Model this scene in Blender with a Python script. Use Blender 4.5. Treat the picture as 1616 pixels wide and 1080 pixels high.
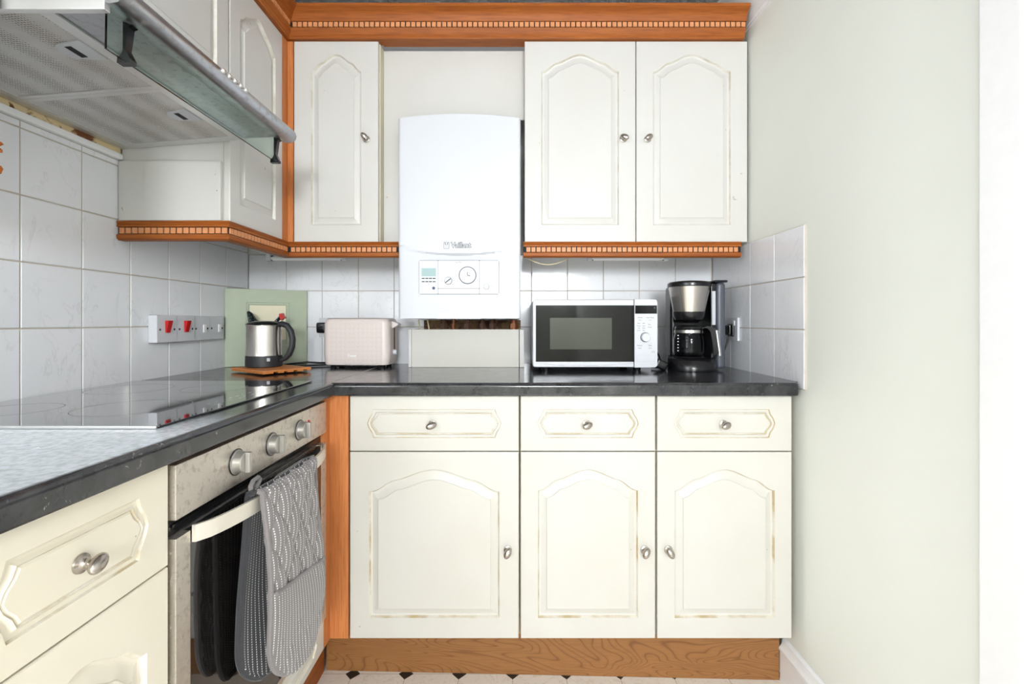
import bpy, bmesh, math, random
from mathutils import Vector, Matrix, noise
random.seed(4)
for o in list(bpy.data.objects): bpy.data.objects.remove(o)
S = bpy.context.scene; C = S.collection
H = 1.12                      # camera height above the floor; heights below are given relative to it
R = math.radians
# ---------------------------------------------------------------- camera, world, light, exposure
cd = bpy.data.cameras.new('camera'); cam = bpy.data.objects.new('camera', cd); C.objects.link(cam)
cam.location = (0, 0, H); cam.rotation_euler = (R(90), 0, 0)
cd.sensor_width = 36; cd.lens = 746/1616*36; cd.shift_x = -3/1616; cd.shift_y = -33/1616; cd.clip_start = .02
S.camera = cam
w = bpy.data.worlds.new('world'); S.world = w; w.use_nodes = True
w.node_tree.nodes['Background'].inputs[0].default_value = (.75, .85, 1, 1)
w.node_tree.nodes['Background'].inputs[1].default_value = 1.0
S.view_settings.view_transform = 'Standard'; S.view_settings.look = 'None'
S.view_settings.exposure = -.10; S.view_settings.gamma = 1; S.view_settings.use_curve_mapping = False
def area(name, loc, rot, sx, sy, power, col=(1, 1, 1)):
    l = bpy.data.lights.new(name, 'AREA'); l.shape = 'RECTANGLE'; l.size = sx; l.size_y = sy; l.energy = power; l.color = col
    o = bpy.data.objects.new(name, l); C.objects.link(o); o.location = loc; o.rotation_euler = rot
    return o
area('unseen_window_light', (.38, -3.13, H+.60), (R(90), 0, 0), .74, .66, 106, (.93, .965, 1))  # area light for the unseen window behind, placed to lift the left side
area('unseen_side_window_light', (-1.09, -.95, H+.32), (0, R(-90), 0), 1.1, 1.4, 12.5, (.93, .965, 1))  # side fill for an unseen left window, brightens the right wall
area('bounce_fill_light', (-.15, -.85, H+1.06), (0, 0, 0), .75, .75, 7, (1, .99, .97))  # added fill standing in for flash bounced off the ceiling
# ---------------------------------------------------------------- materials
def lin(c): return tuple(((v/255)/12.92 if v/255 <= .04045 else ((v/255+.055)/1.055)**2.4) for v in c)
class NT:
    def __init__(s, name):
        s.m = bpy.data.materials.new(name); s.m.use_nodes = True; s.t = s.m.node_tree
        s.b = s.t.nodes['Principled BSDF']; s._c = None
    def n(s, typ, **k):
        nd = s.t.nodes.new(typ)
        for a, v in k.items():
            if a in nd.inputs.keys() if isinstance(a, str) else False: nd.inputs[a].default_value = v
            elif hasattr(nd, a): setattr(nd, a, v)
        return nd
    def l(s, a, b): s.t.links.new(a, b)
    def co(s, scale=(1, 1, 1), kind='Object', rot=(0, 0, 0)):
        tc = s.t.nodes.new('ShaderNodeTexCoord'); mp = s.t.nodes.new('ShaderNodeMapping')
        mp.inputs['Scale'].default_value = scale; mp.inputs['Rotation'].default_value = rot
        s.l(tc.outputs[kind], mp.inputs[0]); return mp.outputs[0]
    def noise(s, vec, scale, detail=4, rough=.5, dist=0):
        nd = s.t.nodes.new('ShaderNodeTexNoise'); s.l(vec, nd.inputs['Vector'])
        nd.inputs['Scale'].default_value = scale; nd.inputs['Detail'].default_value = detail
        nd.inputs['Roughness'].default_value = rough; nd.inputs['Distortion'].default_value = dist
        return nd.outputs['Fac']
    def ramp(s, fac, stops, interp='LINEAR'):
        nd = s.t.nodes.new('ShaderNodeValToRGB'); cr = nd.color_ramp; cr.interpolation = interp
        while len(cr.elements) < len(stops): cr.elements.new(.5)
        for e, (p, c) in zip(cr.elements, stops):
            e.position = p; e.color = (c, c, c, 1) if isinstance(c, (int, float)) else (*c, 1)
        s.l(fac, nd.inputs[0]); return nd.outputs[0]
    def mix(s, fac, a, b):
        nd = s.t.nodes.new('ShaderNodeMix'); nd.data_type = 'RGBA'
        for sock, v in ((nd.inputs[0], fac), (nd.inputs[6], a), (nd.inputs[7], b)):
            if isinstance(v, bpy.types.NodeSocket): s.l(v, sock)
            elif isinstance(v, (int, float)): sock.default_value = v
            else: sock.default_value = (*v, 1)
        return nd.outputs[2]
    def math(s, op, a, b=0):
        nd = s.t.nodes.new('ShaderNodeMath'); nd.operation = op
        for i, v in enumerate((a, b)):
            if isinstance(v, bpy.types.NodeSocket): s.l(v, nd.inputs[i])
            else: nd.inputs[i].default_value = v
        return nd.outputs[0]
    def color(s, v):
        if isinstance(v, bpy.types.NodeSocket): s.l(v, s.b.inputs['Base Color'])
        else: s.b.inputs['Base Color'].default_value = (*v, 1)
    def rough(s, v):
        if isinstance(v, bpy.types.NodeSocket): s.l(v, s.b.inputs['Roughness'])
        else: s.b.inputs['Roughness'].default_value = v
    def bump(s, h, strength=.2, dist=.001):
        nd = s.t.nodes.new('ShaderNodeBump'); nd.inputs['Strength'].default_value = strength; nd.inputs['Distance'].default_value = dist
        s.l(h, nd.inputs['Height']); s.l(nd.outputs[0], s.b.inputs['Normal'])
def simple(name, rgb, rough=.4, metal=0, nscale=60, nbump=.03, var=.03, coat=0):
    t = NT(name); c = lin(rgb); v = t.co(); f = t.noise(v, nscale, 3)
    t.color(t.mix(f, tuple(x*(1-var) for x in c), tuple(min(1, x*(1+var)) for x in c)))
    t.rough(rough); t.b.inputs['Metallic'].default_value = metal; t.b.inputs['Coat Weight'].default_value = coat
    if nbump: t.bump(f, nbump)
    return t.m
M = {}
def paint(name, rgb, rgb2, rough=.38):
    t = NT(name); v = t.co()
    big = t.ramp(t.noise(v, 3.5, 4), [(.35, 0), (.75, 1)])
    c = t.mix(big, lin(rgb), lin(rgb2))
    spk = t.ramp(t.noise(v, 42, 2, .5), [(.762, 0), (.775, 1)])
    c = t.mix(t.math('MULTIPLY', spk, .55), c, lin((150, 130, 95)))
    t.color(c); t.rough(rough); t.bump(t.noise(t.co((1, 1, .3)), 90, 3), .05)
    return t.m
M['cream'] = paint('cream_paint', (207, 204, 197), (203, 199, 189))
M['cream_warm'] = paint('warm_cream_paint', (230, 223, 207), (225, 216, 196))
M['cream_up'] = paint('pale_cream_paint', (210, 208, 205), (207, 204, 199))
def groove(name, src, dirt):
    t = NT(name); v = t.co(); f = t.ramp(t.noise(v, 14, 5, .6), [(.42, 0), (.62, 1)])
    t.color(t.mix(f, lin(src), lin(dirt))); t.rough(.5); return t.m
M['groove'] = groove('grubby_paint_in_groove', (222, 216, 204), (190, 170, 132))
M['groove_up'] = groove('less_grubby_groove', (226, 221, 213), (204, 196, 180))
M['carcass'] = simple('carcass_board', (214, 205, 180), .5)
M['dark'] = simple('dark_gap', (22, 20, 18), .7)
def oak(name, a, b, c, axis='x', sc=1.0, rough=.5):
    t = NT(name)
    st = {'x': (.05, 1, 1), 'y': (1, .05, 1), 'z': (1, 1, .05)}[axis]
    v = t.co(st)
    g = t.noise(v, 220*sc, 5, .6); g2 = t.noise(v, 40*sc, 3, .5, .4)
    col = t.mix(t.ramp(g2, [(.3, 0), (.7, 1)]), lin(a), lin(b))
    col = t.mix(t.math('MULTIPLY', t.ramp(g, [(.45, 0), (.68, 1)]), .55), col, lin(c))
    t.color(col); t.rough(rough); t.bump(g, .12); t.b.inputs['Specular IOR Level'].default_value = .3
    return t.m
M['oak_x'] = oak('oak_along_x', (170, 96, 38), (152, 80, 27), (108, 52, 18))
M['oak_y'] = oak('oak_along_y', (170, 96, 38), (152, 80, 27), (108, 52, 18), 'y')
M['oak_z'] = oak('oak_upright', (206, 132, 78), (192, 116, 62), (160, 88, 44), 'z')
M['dentil'] = simple('dentil_wood', (212, 142, 94), .5, var=.12, nscale=120)
t = NT('plinth_oak'); v = t.co((.22, 1, 1.0))
wv = t.noise(v, 7, 2, .4, .8)
rings = t.math('FRACT', t.math('MULTIPLY', wv, 38))
g = t.noise(t.co((.04, 1, 1)), 260, 3)
c = t.mix(t.ramp(rings, [(0, 0), (.35, .1), (.5, 1), (.62, .1), (1, 0)]), lin((150, 102, 56)), lin((116, 74, 36)))
c = t.mix(t.math('MULTIPLY', t.ramp(g, [(.45, 0), (.7, 1)]), .4), c, lin((122, 80, 42)))
t.color(c); t.rough(.45); M['plinth'] = t.m
# worktop: black laminate with pale flecks
t = NT('black_fleck_laminate'); v = t.co()
base = t.mix(t.ramp(t.noise(v, 16, 6, .65, .6), [(.35, 0), (.7, 1)]), lin((24, 26, 30)), lin((62, 62, 64)))
fl = t.ramp(t.noise(v, 55, 4, .6, 1.5), [(.66, 0), (.72, 1)])
fl2 = t.ramp(t.noise(v, 14, 3, .5), [(.45, 0), (.6, 1)])
base = t.mix(t.math('MULTIPLY', t.math('MULTIPLY', fl, fl2), .85), base, lin((190, 190, 185)))
t.color(base); t.rough(t.ramp(t.noise(v, 30, 3), [(.3, .10), (.7, .17)])); t.b.inputs['IOR'].default_value = 1.6
t.bump(t.noise(v, 150, 2), .02); M['worktop'] = t.m
M['worktop_sheen'] = t.m.copy(); M['worktop_sheen'].name = 'sheen_black_fleck_laminate'  # copy with a pale sheen of light painted into its near end
for nd in M['worktop_sheen'].node_tree.nodes:
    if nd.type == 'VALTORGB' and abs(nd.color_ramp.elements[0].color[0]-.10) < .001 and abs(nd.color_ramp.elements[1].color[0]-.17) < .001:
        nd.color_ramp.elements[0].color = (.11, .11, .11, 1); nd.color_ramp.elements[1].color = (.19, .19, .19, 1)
nt_ = M['worktop_sheen'].node_tree
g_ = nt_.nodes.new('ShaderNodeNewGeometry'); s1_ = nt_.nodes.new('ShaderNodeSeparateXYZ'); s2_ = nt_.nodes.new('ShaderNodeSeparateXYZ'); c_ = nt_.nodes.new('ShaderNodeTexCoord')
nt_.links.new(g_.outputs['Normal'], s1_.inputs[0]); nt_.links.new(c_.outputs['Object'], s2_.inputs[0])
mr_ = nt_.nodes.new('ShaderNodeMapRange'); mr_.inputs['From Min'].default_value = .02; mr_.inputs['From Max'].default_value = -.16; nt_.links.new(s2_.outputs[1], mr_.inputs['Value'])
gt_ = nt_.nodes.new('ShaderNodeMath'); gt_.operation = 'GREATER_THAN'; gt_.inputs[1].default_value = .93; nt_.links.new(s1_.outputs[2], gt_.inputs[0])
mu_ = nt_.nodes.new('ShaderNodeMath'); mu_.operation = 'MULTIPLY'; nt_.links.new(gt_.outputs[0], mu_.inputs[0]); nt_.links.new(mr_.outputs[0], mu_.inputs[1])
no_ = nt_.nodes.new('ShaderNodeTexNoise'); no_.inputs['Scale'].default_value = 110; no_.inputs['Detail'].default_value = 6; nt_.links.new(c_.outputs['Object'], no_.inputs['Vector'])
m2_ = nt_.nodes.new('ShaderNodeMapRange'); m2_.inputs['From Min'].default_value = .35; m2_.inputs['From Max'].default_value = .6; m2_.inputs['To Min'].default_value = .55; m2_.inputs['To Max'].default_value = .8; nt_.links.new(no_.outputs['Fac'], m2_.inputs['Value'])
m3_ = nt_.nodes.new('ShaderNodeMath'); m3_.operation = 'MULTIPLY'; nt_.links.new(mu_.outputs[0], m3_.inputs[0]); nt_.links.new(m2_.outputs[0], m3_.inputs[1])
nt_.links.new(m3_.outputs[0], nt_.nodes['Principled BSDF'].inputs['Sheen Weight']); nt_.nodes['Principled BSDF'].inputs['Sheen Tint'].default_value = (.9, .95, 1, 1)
M['worktop_sheen'].node_tree.nodes['Principled BSDF'].inputs['Sheen Roughness'].default_value = .4
# tiles
t = NT('white_marbled_tile'); v = t.co((1, 1, .55), rot=(.5, .3, .6))
vein = t.ramp(t.noise(v, 9, 5, .6, 1.2), [(.485, 0), (.5, 1), (.515, 0)])
msk = t.ramp(t.noise(t.co(), 7, 2), [(.45, 0), (.6, 1)])
t.color(t.mix(t.math('MULTIPLY', t.math('MULTIPLY', vein, msk), .5), lin((240, 241, 245)), lin((216, 216, 218))))
t.rough(.13); t.bump(t.noise(t.co(), 14, 2), .06, .002); M['tile'] = t.m
M['grout'] = simple('grout', (196, 186, 174), .9, nscale=30, var=.2)
M['white_wall'] = simple('white_wall_paint', (238, 238, 236), .7)
M['green_wall'] = simple('pale_green_wall_paint', (241, 243, 235), .62, nscale=4, nbump=.02, var=.015)
M['white_gloss'] = simple('white_gloss_paint', (246, 246, 247), .35, nbump=.02)
t = NT('textured_ceiling'); v = t.co()
n1 = t.noise(v, 22, 4, .6, 3.5); t.color(lin((205, 205, 208))); t.rough(.6); t.bump(t.ramp(n1, [(.4, 0), (.6, 1)]), 1, .012); M['ceiling'] = t.m
# floor: pale octagonal vinyl tiles with small black diamonds (flecked marble)
t = NT('octagon_vinyl'); tc = t.co((1, 1, 1))
sx = t.t.nodes.new('ShaderNodeSeparateXYZ'); t.l(tc, sx.inputs[0])
fx = t.math('ABSOLUTE', t.math('SUBTRACT', t.math('FRACT', t.math('MULTIPLY', t.math('ADD', sx.outputs[0], .511+8.45), 1/.169)), .5))
fy = t.math('ABSOLUTE', t.math('SUBTRACT', t.math('FRACT', t.math('MULTIPLY', t.math('ADD', sx.outputs[1], 8.45-1.50), 1/.169)), .5))
dia = t.math('LESS_THAN', t.math('ADD', t.math('SUBTRACT', .5, fx), t.math('SUBTRACT', .5, fy)), .14)
edge = t.math('GREATER_THAN', t.math('MAXIMUM', fx, fy), .492)
mb = t.mix(t.ramp(t.noise(tc, 16, 5, .6, 1.5), [(.485, 0), (.5, 1), (.515, 0)]), lin((236, 230, 220)), lin((216, 204, 192)))
c = t.mix(edge, mb, lin((200, 190, 178))); c = t.mix(dia, c, lin((30, 32, 30)))
t.color(c); t.rough(.3); M['floor'] = t.m
# metals
def steel(name, rgb, rough, stretch=(1, 1, 1), dirt=0):
    t = NT(name); v = t.co(stretch); f = t.noise(v, 260, 3)
    c = t.mix(f, tuple(x*.88 for x in lin(rgb)), lin(rgb))
    if dirt:
        d = t.ramp(t.noise(t.co(), 60, 8, .75, .2), [(.52, 0), (.6, 1)])
        c = t.mix(t.math('MULTIPLY', d, dirt), c, lin((140, 122, 108)))
        t.rough(t.math('ADD', t.math('MULTIPLY', d, .25), rough))
    else: t.rough(rough)
    t.color(c); t.b.inputs['Metallic'].default_value = 1; t.bump(f, .03)
    return t.m
M['nickel'] = steel('brushed_nickel', (188, 180, 172), .27)
M['steel'] = steel('brushed_steel', (205, 200, 194), .24, (1, 1, .03))
M['steel_oven'] = steel('spotted_oven_steel', (214, 208, 200), .42, (1, .05, 1), .3)
M['steel_hood'] = steel('hood_steel', (190, 192, 196), .3, (1, .05, 1), .25)
M['alu'] = simple('aluminium_trim', (222, 222, 222), .35, .8)
M['dial_grey'] = simple('satin_grey_dial', (172, 168, 162), .38, .6)
M['handle'] = simple('satin_handle', (226, 220, 208), .4, .55)
t = NT('filter_mesh'); v = t.co((1, 1, 1))
vo = t.t.nodes.new('ShaderNodeTexVoronoi'); t.l(v, vo.inputs['Vector']); vo.inputs['Scale'].default_value = 190; vo.inputs['Randomness'].default_value = .12
big = t.ramp(t.noise(v, 6, 3), [(.45, 0), (.75, 1)])
c = t.mix(t.ramp(vo.outputs['Distance'], [(.25, 0), (.42, 1)]), lin((128, 126, 124)), lin((214, 213, 212)))
c = t.mix(t.math('MULTIPLY', big, .35), c, lin((150, 128, 105)))
t.color(c); t.b.inputs['Metallic'].default_value = .55; t.rough(.45); t.bump(vo.outputs['Distance'], .5, .001); M['filter'] = t.m
def glass(name, rgb, rough=0, ior=1.45):
    t = NT(name); t.color(lin(rgb)); t.rough(rough); t.b.inputs['Transmission Weight'].default_value = 1; t.b.inputs['IOR'].default_value = ior
    return t.m
M['visor'] = glass('visor_glass', (222, 240, 232), .06, 1.3)
M['jug_glass'] = glass('jug_glass', (205, 208, 212), 0, 1.2)
M['black_glass'] = simple('black_glass', (12, 12, 13), .03, nbump=0, coat=1)
M['hob_glass'] = simple('hob_glass', (14, 15, 17), .035, nbump=0, coat=1)
M['oven_glass'] = simple('oven_glass', (22, 20, 19), .04, nbump=0, coat=.6)
M['hob_mark'] = simple('hob_marking', (200, 202, 205), .4)
M['hob_ring'] = simple('hob_ring_grey', (120, 122, 126), .3)
M['white_plastic'] = simple('white_plastic', (214, 216, 221), .36, nbump=.01)
M['boiler'] = simple('boiler_enamel', (208, 210, 216), .34, nbump=0, var=.005)
M['grey_line'] = simple('grey_seam', (84, 86, 96), .5)
M['light_grey'] = simple('light_grey_plastic', (196, 198, 204), .4)
M['black'] = simple('black_plastic', (20, 20, 22), .22, nbump=.02)
M['black_matt'] = simple('matt_black_plastic', (38, 39, 43), .5)
M['grey_plastic'] = simple('dark_grey_plastic', (78, 82, 92), .35)
M['blue'] = simple('blue_button', (60, 62, 110), .4)
M['lcd'] = simple('grey_lcd', (158, 184, 186), .25)
M['red'] = simple('red_plastic', (196, 12, 20), .3)
M['pink'] = simple('blush_plastic', (226, 214, 210), .35, nbump=.02)
M['orange'] = simple('bamboo_board', (206, 128, 66), .5, nscale=80, var=.2)
M['green'] = simple('sage_green_paint', (176, 186, 162), .45, nscale=40, var=.05)
M['board_cream'] = simple('old_cream_paint', (232, 224, 196), .5)
M['brown_pipe'] = simple('stained_pipe', (96, 66, 50), .6, nscale=40, var=.4)
M['copper'] = simple('dull_copper', (150, 96, 66), .4, .6, nscale=40, var=.3)
M['rubber'] = simple('black_cable', (16, 16, 17), .45)
M['cream_cable'] = simple('cream_cable', (220, 208, 170), .5)
M['mw_window'] = simple('microwave_mesh_window', (78, 80, 71), .12, nbump=0)
M['mw_glass'] = simple('microwave_glass', (20, 20, 19), .05, nbump=0)
t = NT('stained_batten'); v = t.co()
f = t.ramp(t.noise(v, 11, 5, .65, .8), [(.5, 0), (.56, 1)])
t.color(t.mix(f, lin((226, 204, 160)), lin((122, 72, 40)))); t.rough(.7); M['stain'] = t.m
t = NT('stained_plaster'); v = t.co()
f = t.ramp(t.noise(v, 17, 5, .65, .8), [(.45, 0), (.6, 1)])
t.color(t.mix(f, lin((150, 118, 80)), lin((92, 58, 50)))); t.rough(.8); M['plaster'] = t.m
for k_ in ('mw_glass', 'mw_window'): M[k_].node_tree.nodes['Principled BSDF'].inputs['Specular IOR Level'].default_value = .22
# hen
t = NT('speckled_black_glaze'); f = t.ramp(t.noise(t.co(), 180, 2), [(.62, 0), (.68, 1)])
t.color(t.mix(f, lin((20, 28, 30)), lin((170, 185, 190)))); t.rough(.25); M['hen'] = t.m
# oven-glove cloth: grey with rows of small pale stitches (uses the sheet's own cloth coordinates in metres)
def cloth(name, a, b):
    t = NT(name); tc = t.t.nodes.new('ShaderNodeTexCoord'); sp = t.t.nodes.new('ShaderNodeSeparateXYZ'); t.l(tc.outputs['UV'], sp.inputs[0])
    u = t.math('MULTIPLY', sp.outputs[0], 1/.0105); vv = t.math('MULTIPLY', sp.outputs[1], 1/.0048)
    off = t.math('MULTIPLY', t.math('FLOOR', u), .5)
    du = t.math('ABSOLUTE', t.math('SUBTRACT', t.math('FRACT', u), .5)); dv = t.math('ABSOLUTE', t.math('SUBTRACT', t.math('FRACT', t.math('ADD', vv, off)), .5))
    dot = t.math('MULTIPLY', t.math('LESS_THAN', du, .10), t.math('LESS_THAN', dv, .27))
    f = t.noise(t.co(), 300, 2)
    t.color(t.mix(dot, t.mix(f, lin(a), lin(b)), lin((226, 224, 222)))); t.rough(.9)
    t.b.inputs['Sheen Weight'].default_value = .2; t.bump(f, .3, .001); return t.m
M['cloth'] = cloth('grey_stitched_cloth', (116, 111, 111), (134, 128, 128))
M['cloth_dark'] = cloth('charcoal_stitched_cloth', (42, 42, 46), (54, 54, 58))
# ---------------------------------------------------------------- mesh helpers
def at(px, py, d):
    """position (x, z above camera) of a measured point of the photograph lying at depth d"""
    return (px-811)/746*d, (507-py)/746*d
ROOT = {}
class MB:
    def __init__(s, mat=None): s.bm = bmesh.new(); s.M = mat or Matrix.Identity(4); s.uv = None
    def V(s, p): return s.bm.verts.new(s.M @ Vector(p))
    def face(s, vs):
        try: return s.bm.faces.new(vs)
        except ValueError: return None
    def box(s, x0, x1, y0, y1, z0, z1, bev=0, seg=2):
        a = [s.V((x, y, z)) for z in (z0, z1) for x, y in ((x0, y0), (x1, y0), (x1, y1), (x0, y1))]
        f = [s.face([a[i] for i in q]) for q in ((3, 2, 1, 0), (4, 5, 6, 7), (0, 1, 5, 4), (1, 2, 6, 5), (2, 3, 7, 6), (3, 0, 4, 7))]
        if bev:
            es = list({e for ff in f for e in ff.edges})
            bmesh.ops.bevel(s.bm, geom=es, offset=bev, segments=seg, profile=.6, affect='EDGES', clamp_overlap=True)
        return s
    def loft(s, rings, cap0=True, cap1=True, closed=False):
        vr = [[s.V(p) for p in r] for r in rings]; n = len(vr[0])
        pairs = list(zip(vr[:-1], vr[1:])) + ([(vr[-1], vr[0])] if closed else [])
        for a, b in pairs:
            for i in range(n):
                j = (i+1) % n; s.face([a[i], a[j], b[j], b[i]])
        if not closed:
            if cap0: s.face(vr[0][::-1])
            if cap1: s.face(vr[-1])
        return s
    def slots(s, nr, which):
        n = len(rect_ring(0, 1, 0, 1, 0)); s.bm.faces.ensure_lookup_table()
        for k in which:
            for i in range(n): s.bm.faces[k*n+i].material_index = 1
    def prism(s, poly, f0, f1, bev=0):
        """poly of 2-D points; f0/f1 map a 2-D point to 3-D for both ends"""
        if bev:
            n0 = len(s.bm.faces)
        s.loft([[f0(p) for p in poly], [f1(p) for p in poly]])
        return s
    def cyl(s, p0, p1, r0, r1=None, seg=24):
        r1 = r0 if r1 is None else r1
        p0, p1 = Vector(p0), Vector(p1); d = (p1-p0).normalized(); a = d.orthogonal().normalized(); b = d.cross(a)
        ring = lambda p, r: [p+(a*math.cos(t)+b*math.sin(t))*r for t in [2*math.pi*i/seg for i in range(seg)]]
        return s.loft([ring(p0, r0), ring(p1, r1)])
    def lathe(s, prof, c=(0, 0, 0), seg=32, axis='z', sq=1.0):
        c = Vector(c); rings = []
        for r, h in prof:
            rr = []
            for i in range(seg):
                t = 2*math.pi*i/seg; q = (r*math.cos(t), r*math.sin(t)*sq, h)
                if axis == 'y': q = (q[0], -q[2], q[1])
                if axis == 'x': q = (q[2], q[0], q[1])
                rr.append(c+Vector(q))
            rings.append(rr)
        return s.loft(rings)
    def tube(s, pts, r, seg=10, flat=None):
        pts = [Vector(p) for p in pts]; rings = []; up = None
        for i, p in enumerate(pts):
            d = (pts[min(i+1, len(pts)-1)]-pts[max(i-1, 0)]).normalized()
            if up is None: up = d.orthogonal().normalized()
            up = (up-d*up.dot(d)).normalized(); sd = d.cross(up)
            rr = r[i] if isinstance(r, (list, tuple)) else r
            rings.append([p+(up*math.cos(t)+sd*math.sin(t))*rr for t in [2*math.pi*k/seg for k in range(seg)]])
        return s.loft(rings)
    def ellipsoid(s, c, rx, ry, rz, rot=None, seg=20):
        m = Matrix.Translation(Vector(c)) @ (rot.to_4x4() if rot else Matrix.Identity(4)) @ Matrix.Diagonal((rx, ry, rz, 1))
        rings = []
        n = seg//2
        for i in range(n+1):
            a = math.pi*i/n; rr = max(math.sin(a), .02)
            rings.append([m @ Vector((rr*math.cos(2*math.pi*k/seg), rr*math.sin(2*math.pi*k/seg), -math.cos(a))) for k in range(seg)])
        return s.loft(rings)
    def build(s, name, mat, parent=None, ang=35, loc=None, keep=False):
        bmesh.ops.recalc_face_normals(s.bm, faces=s.bm.faces)
        o_m = Matrix.Identity(4)
        if parent is not None:
            rt = parent
            while rt.parent: rt = rt.parent
            if ROOT.get(rt.name): s.bm.transform(Matrix.Translation(-rt.location))
        elif not keep:
            vs = [v.co for v in s.bm.verts]
            lo = Vector([min(v[i] for v in vs) for i in range(3)]); hi = Vector([max(v[i] for v in vs) for i in range(3)])
            loc = Vector(((lo.x+hi.x)/2, (lo.y+hi.y)/2, lo.z)) if loc is None else Vector(loc)
            s.bm.transform(Matrix.Translation(-loc))
        me = bpy.data.meshes.new(name); s.bm.to_mesh(me); s.bm.free()
        for p in me.polygons: p.use_smooth = True
        me.set_sharp_from_angle(angle=R(ang))
        me.materials.append(mat)
        if mat in (M['cream'], M['cream_warm']): me.materials.append(M['groove'])
        elif mat == M['cream_up']: me.materials.append(M['groove_up'])
        o = bpy.data.objects.new(name, me); C.objects.link(o)
        if len(me.polygons) < 30000:
            wn = o.modifiers.new('weighted_normals', 'WEIGHTED_NORMAL'); wn.keep_sharp = True; wn.weight = 100
        if parent is not None: o.parent = parent
        else: o.location = loc if loc is not None else (0, 0, 0); ROOT[o.name] = True
        return o
def tag(o, label=None, cat=None, group=None, kind=None):
    if label: o['label'] = label
    if cat: o['category'] = cat
    if group: o['group'] = group
    if kind: o['kind'] = kind
    return o
def thing(name, label, cat, loc, rz=0, group=None, world=True):
    o = bpy.data.objects.new(name, None); C.objects.link(o); o.location = loc; o.rotation_euler = (0, 0, rz); o.empty_display_size = .05
    ROOT[o.name] = world
    return tag(o, label, cat, group)
def struct(name, mb, mat, parent=None, keep=False):
    o = mb.build(name, mat, parent, keep=keep)
    o['kind'] = 'structure'
    return o
def FB(x, y, z):   # frame on the far run: u right, v up, w towards the room
    return Matrix(((1, 0, 0, x), (0, 0, -1, y), (0, 1, 0, z), (0, 0, 0, 1)))
def FL(x, y, z):   # frame on the left run
    return Matrix(((0, 0, 1, x), (1, 0, 0, y), (0, 1, 0, z), (0, 0, 0, 1)))
def FR(x, y, z):   # frame on the right wall
    return Matrix(((0, 0, -1, x), (-1, 0, 0, y), (0, 1, 0, z), (0, 0, 0, 1)))
def text(s, size, frame, mat, parent, name='lettering', ext=.0003, off=0, align='CENTER', sx=1.0, bold=False):
    cu = bpy.data.curves.new('t', 'FONT'); cu.body = s; cu.size = size; cu.extrude = ext; cu.offset = off
    cu.align_x = align; cu.align_y = 'CENTER'; cu.resolution_u = 3
    o = bpy.data.objects.new('t', cu); C.objects.link(o)
    me = bpy.data.meshes.new_from_object(o.evaluated_get(bpy.context.evaluated_depsgraph_get()))
    bpy.data.objects.remove(o)
    mb = MB(frame); mp = [mb.V((v.co.x*sx, v.co.y, v.co.z)) for v in me.vertices]
    for p in me.polygons: mb.face([mp[i] for i in p.vertices])
    return mb.build(name, mat, parent)
# panel shapes --------------------------------------------------------------
NB, NS, NT_ = 6, 6, 44
def arch(a):
    a = abs(a)
    if a < .57: return .53+.47*(.5*(.5+.5*math.cos(math.pi*a/.57))+.5*(1-(a/.57)**2))
    b = (a-.57)/.43; return .53*(.5+.5*math.cos(math.pi*b))
def rect_ring(x0, x1, z0, z1, w, us=None):
    p = [(x0+(x1-x0)*i/NB, z0, w) for i in range(NB)]
    p += [(x1, z0+(z1-z0)*i/NS, w) for i in range(NS)]
    p += [(x1-(x1-x0)*i/NT_, z1, w) for i in range(NT_)]
    p += [(x0, z1-(z1-z0)*i/NS, w) for i in range(NS)]
    return p
def arch_ring(W, x0, x1, z0, zc, ah, d, w, soft=0):
    x0 += d; x1 -= d; z0 += d; hc = zc-d*.9; ahh = ah*(1-soft)
    p = [(x0+(x1-x0)*i/NB, z0, w) for i in range(NB)]
    p += [(x1, z0+(hc-z0)*i/NS, w) for i in range(NS)]
    for i in range(NT_):
        u = 1-2*i/NT_; p.append(((x0+x1)/2+(x1-x0)/2*u, hc+ahh*arch(u), w))
    p += [(x0, hc-(hc-z0)*i/NS, w) for i in range(NS)]
    return p
def arched_door(W, Hh, frame, ms=.05, mb_=.055, mt=.05, ah=.06, t=.018):
    m = MB(frame)
    x0, x1, z0 = ms, W-ms, mb_; zc = Hh-mt-ah
    r = [rect_ring(0, W, 0, Hh, 0), rect_ring(0, W, 0, Hh, t-.003), rect_ring(.001, W-.001, .001, Hh-.001, t-.001), rect_ring(.004, W-.004, .004, Hh-.004, t),
         arch_ring(W, x0, x1, z0, zc, ah, -.001, t), arch_ring(W, x0, x1, z0, zc, ah, .001, t-.004),
         arch_ring(W, x0, x1, z0, zc, ah, .0025, t-.0082), arch_ring(W, x0, x1, z0, zc, ah, .0065, t-.0090),
         arch_ring(W, x0, x1, z0, zc, ah, .011, t-.0082, .03), arch_ring(W, x0, x1, z0, zc, ah, .024, t-.0030, .12), arch_ring(W, x0, x1, z0, zc, ah, .0255, t-.0008, .13), arch_ring(W, x0, x1, z0, zc, ah, .027, t-.0005, .14)]
    m.loft(r); m.slots(len(r), (4, 5)); return m
def oct_ring(x0, x1, z0, z1, e, d, w):
    x0 += d; x1 -= d; z0 += d; z1 -= d; p = []
    f = lambda s: e*(.5-.5*math.cos(math.pi*abs(2*s-1)))*1.0   # 0 at mid, e at corners
    n = NS
    p = [(x0+e+(x1-x0-2*e)*i/NB, z0, w) for i in range(NB)]
    p += [(x1-f(i/n), z0+(z1-z0)*i/n, w) for i in range(n)]
    p += [(x1-e-(x1-x0-2*e)*i/NT_, z1, w) for i in range(NT_)]
    p += [(x0+f(i/n), z1-(z1-z0)*i/n, w) for i in range(n)]
    return p
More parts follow.
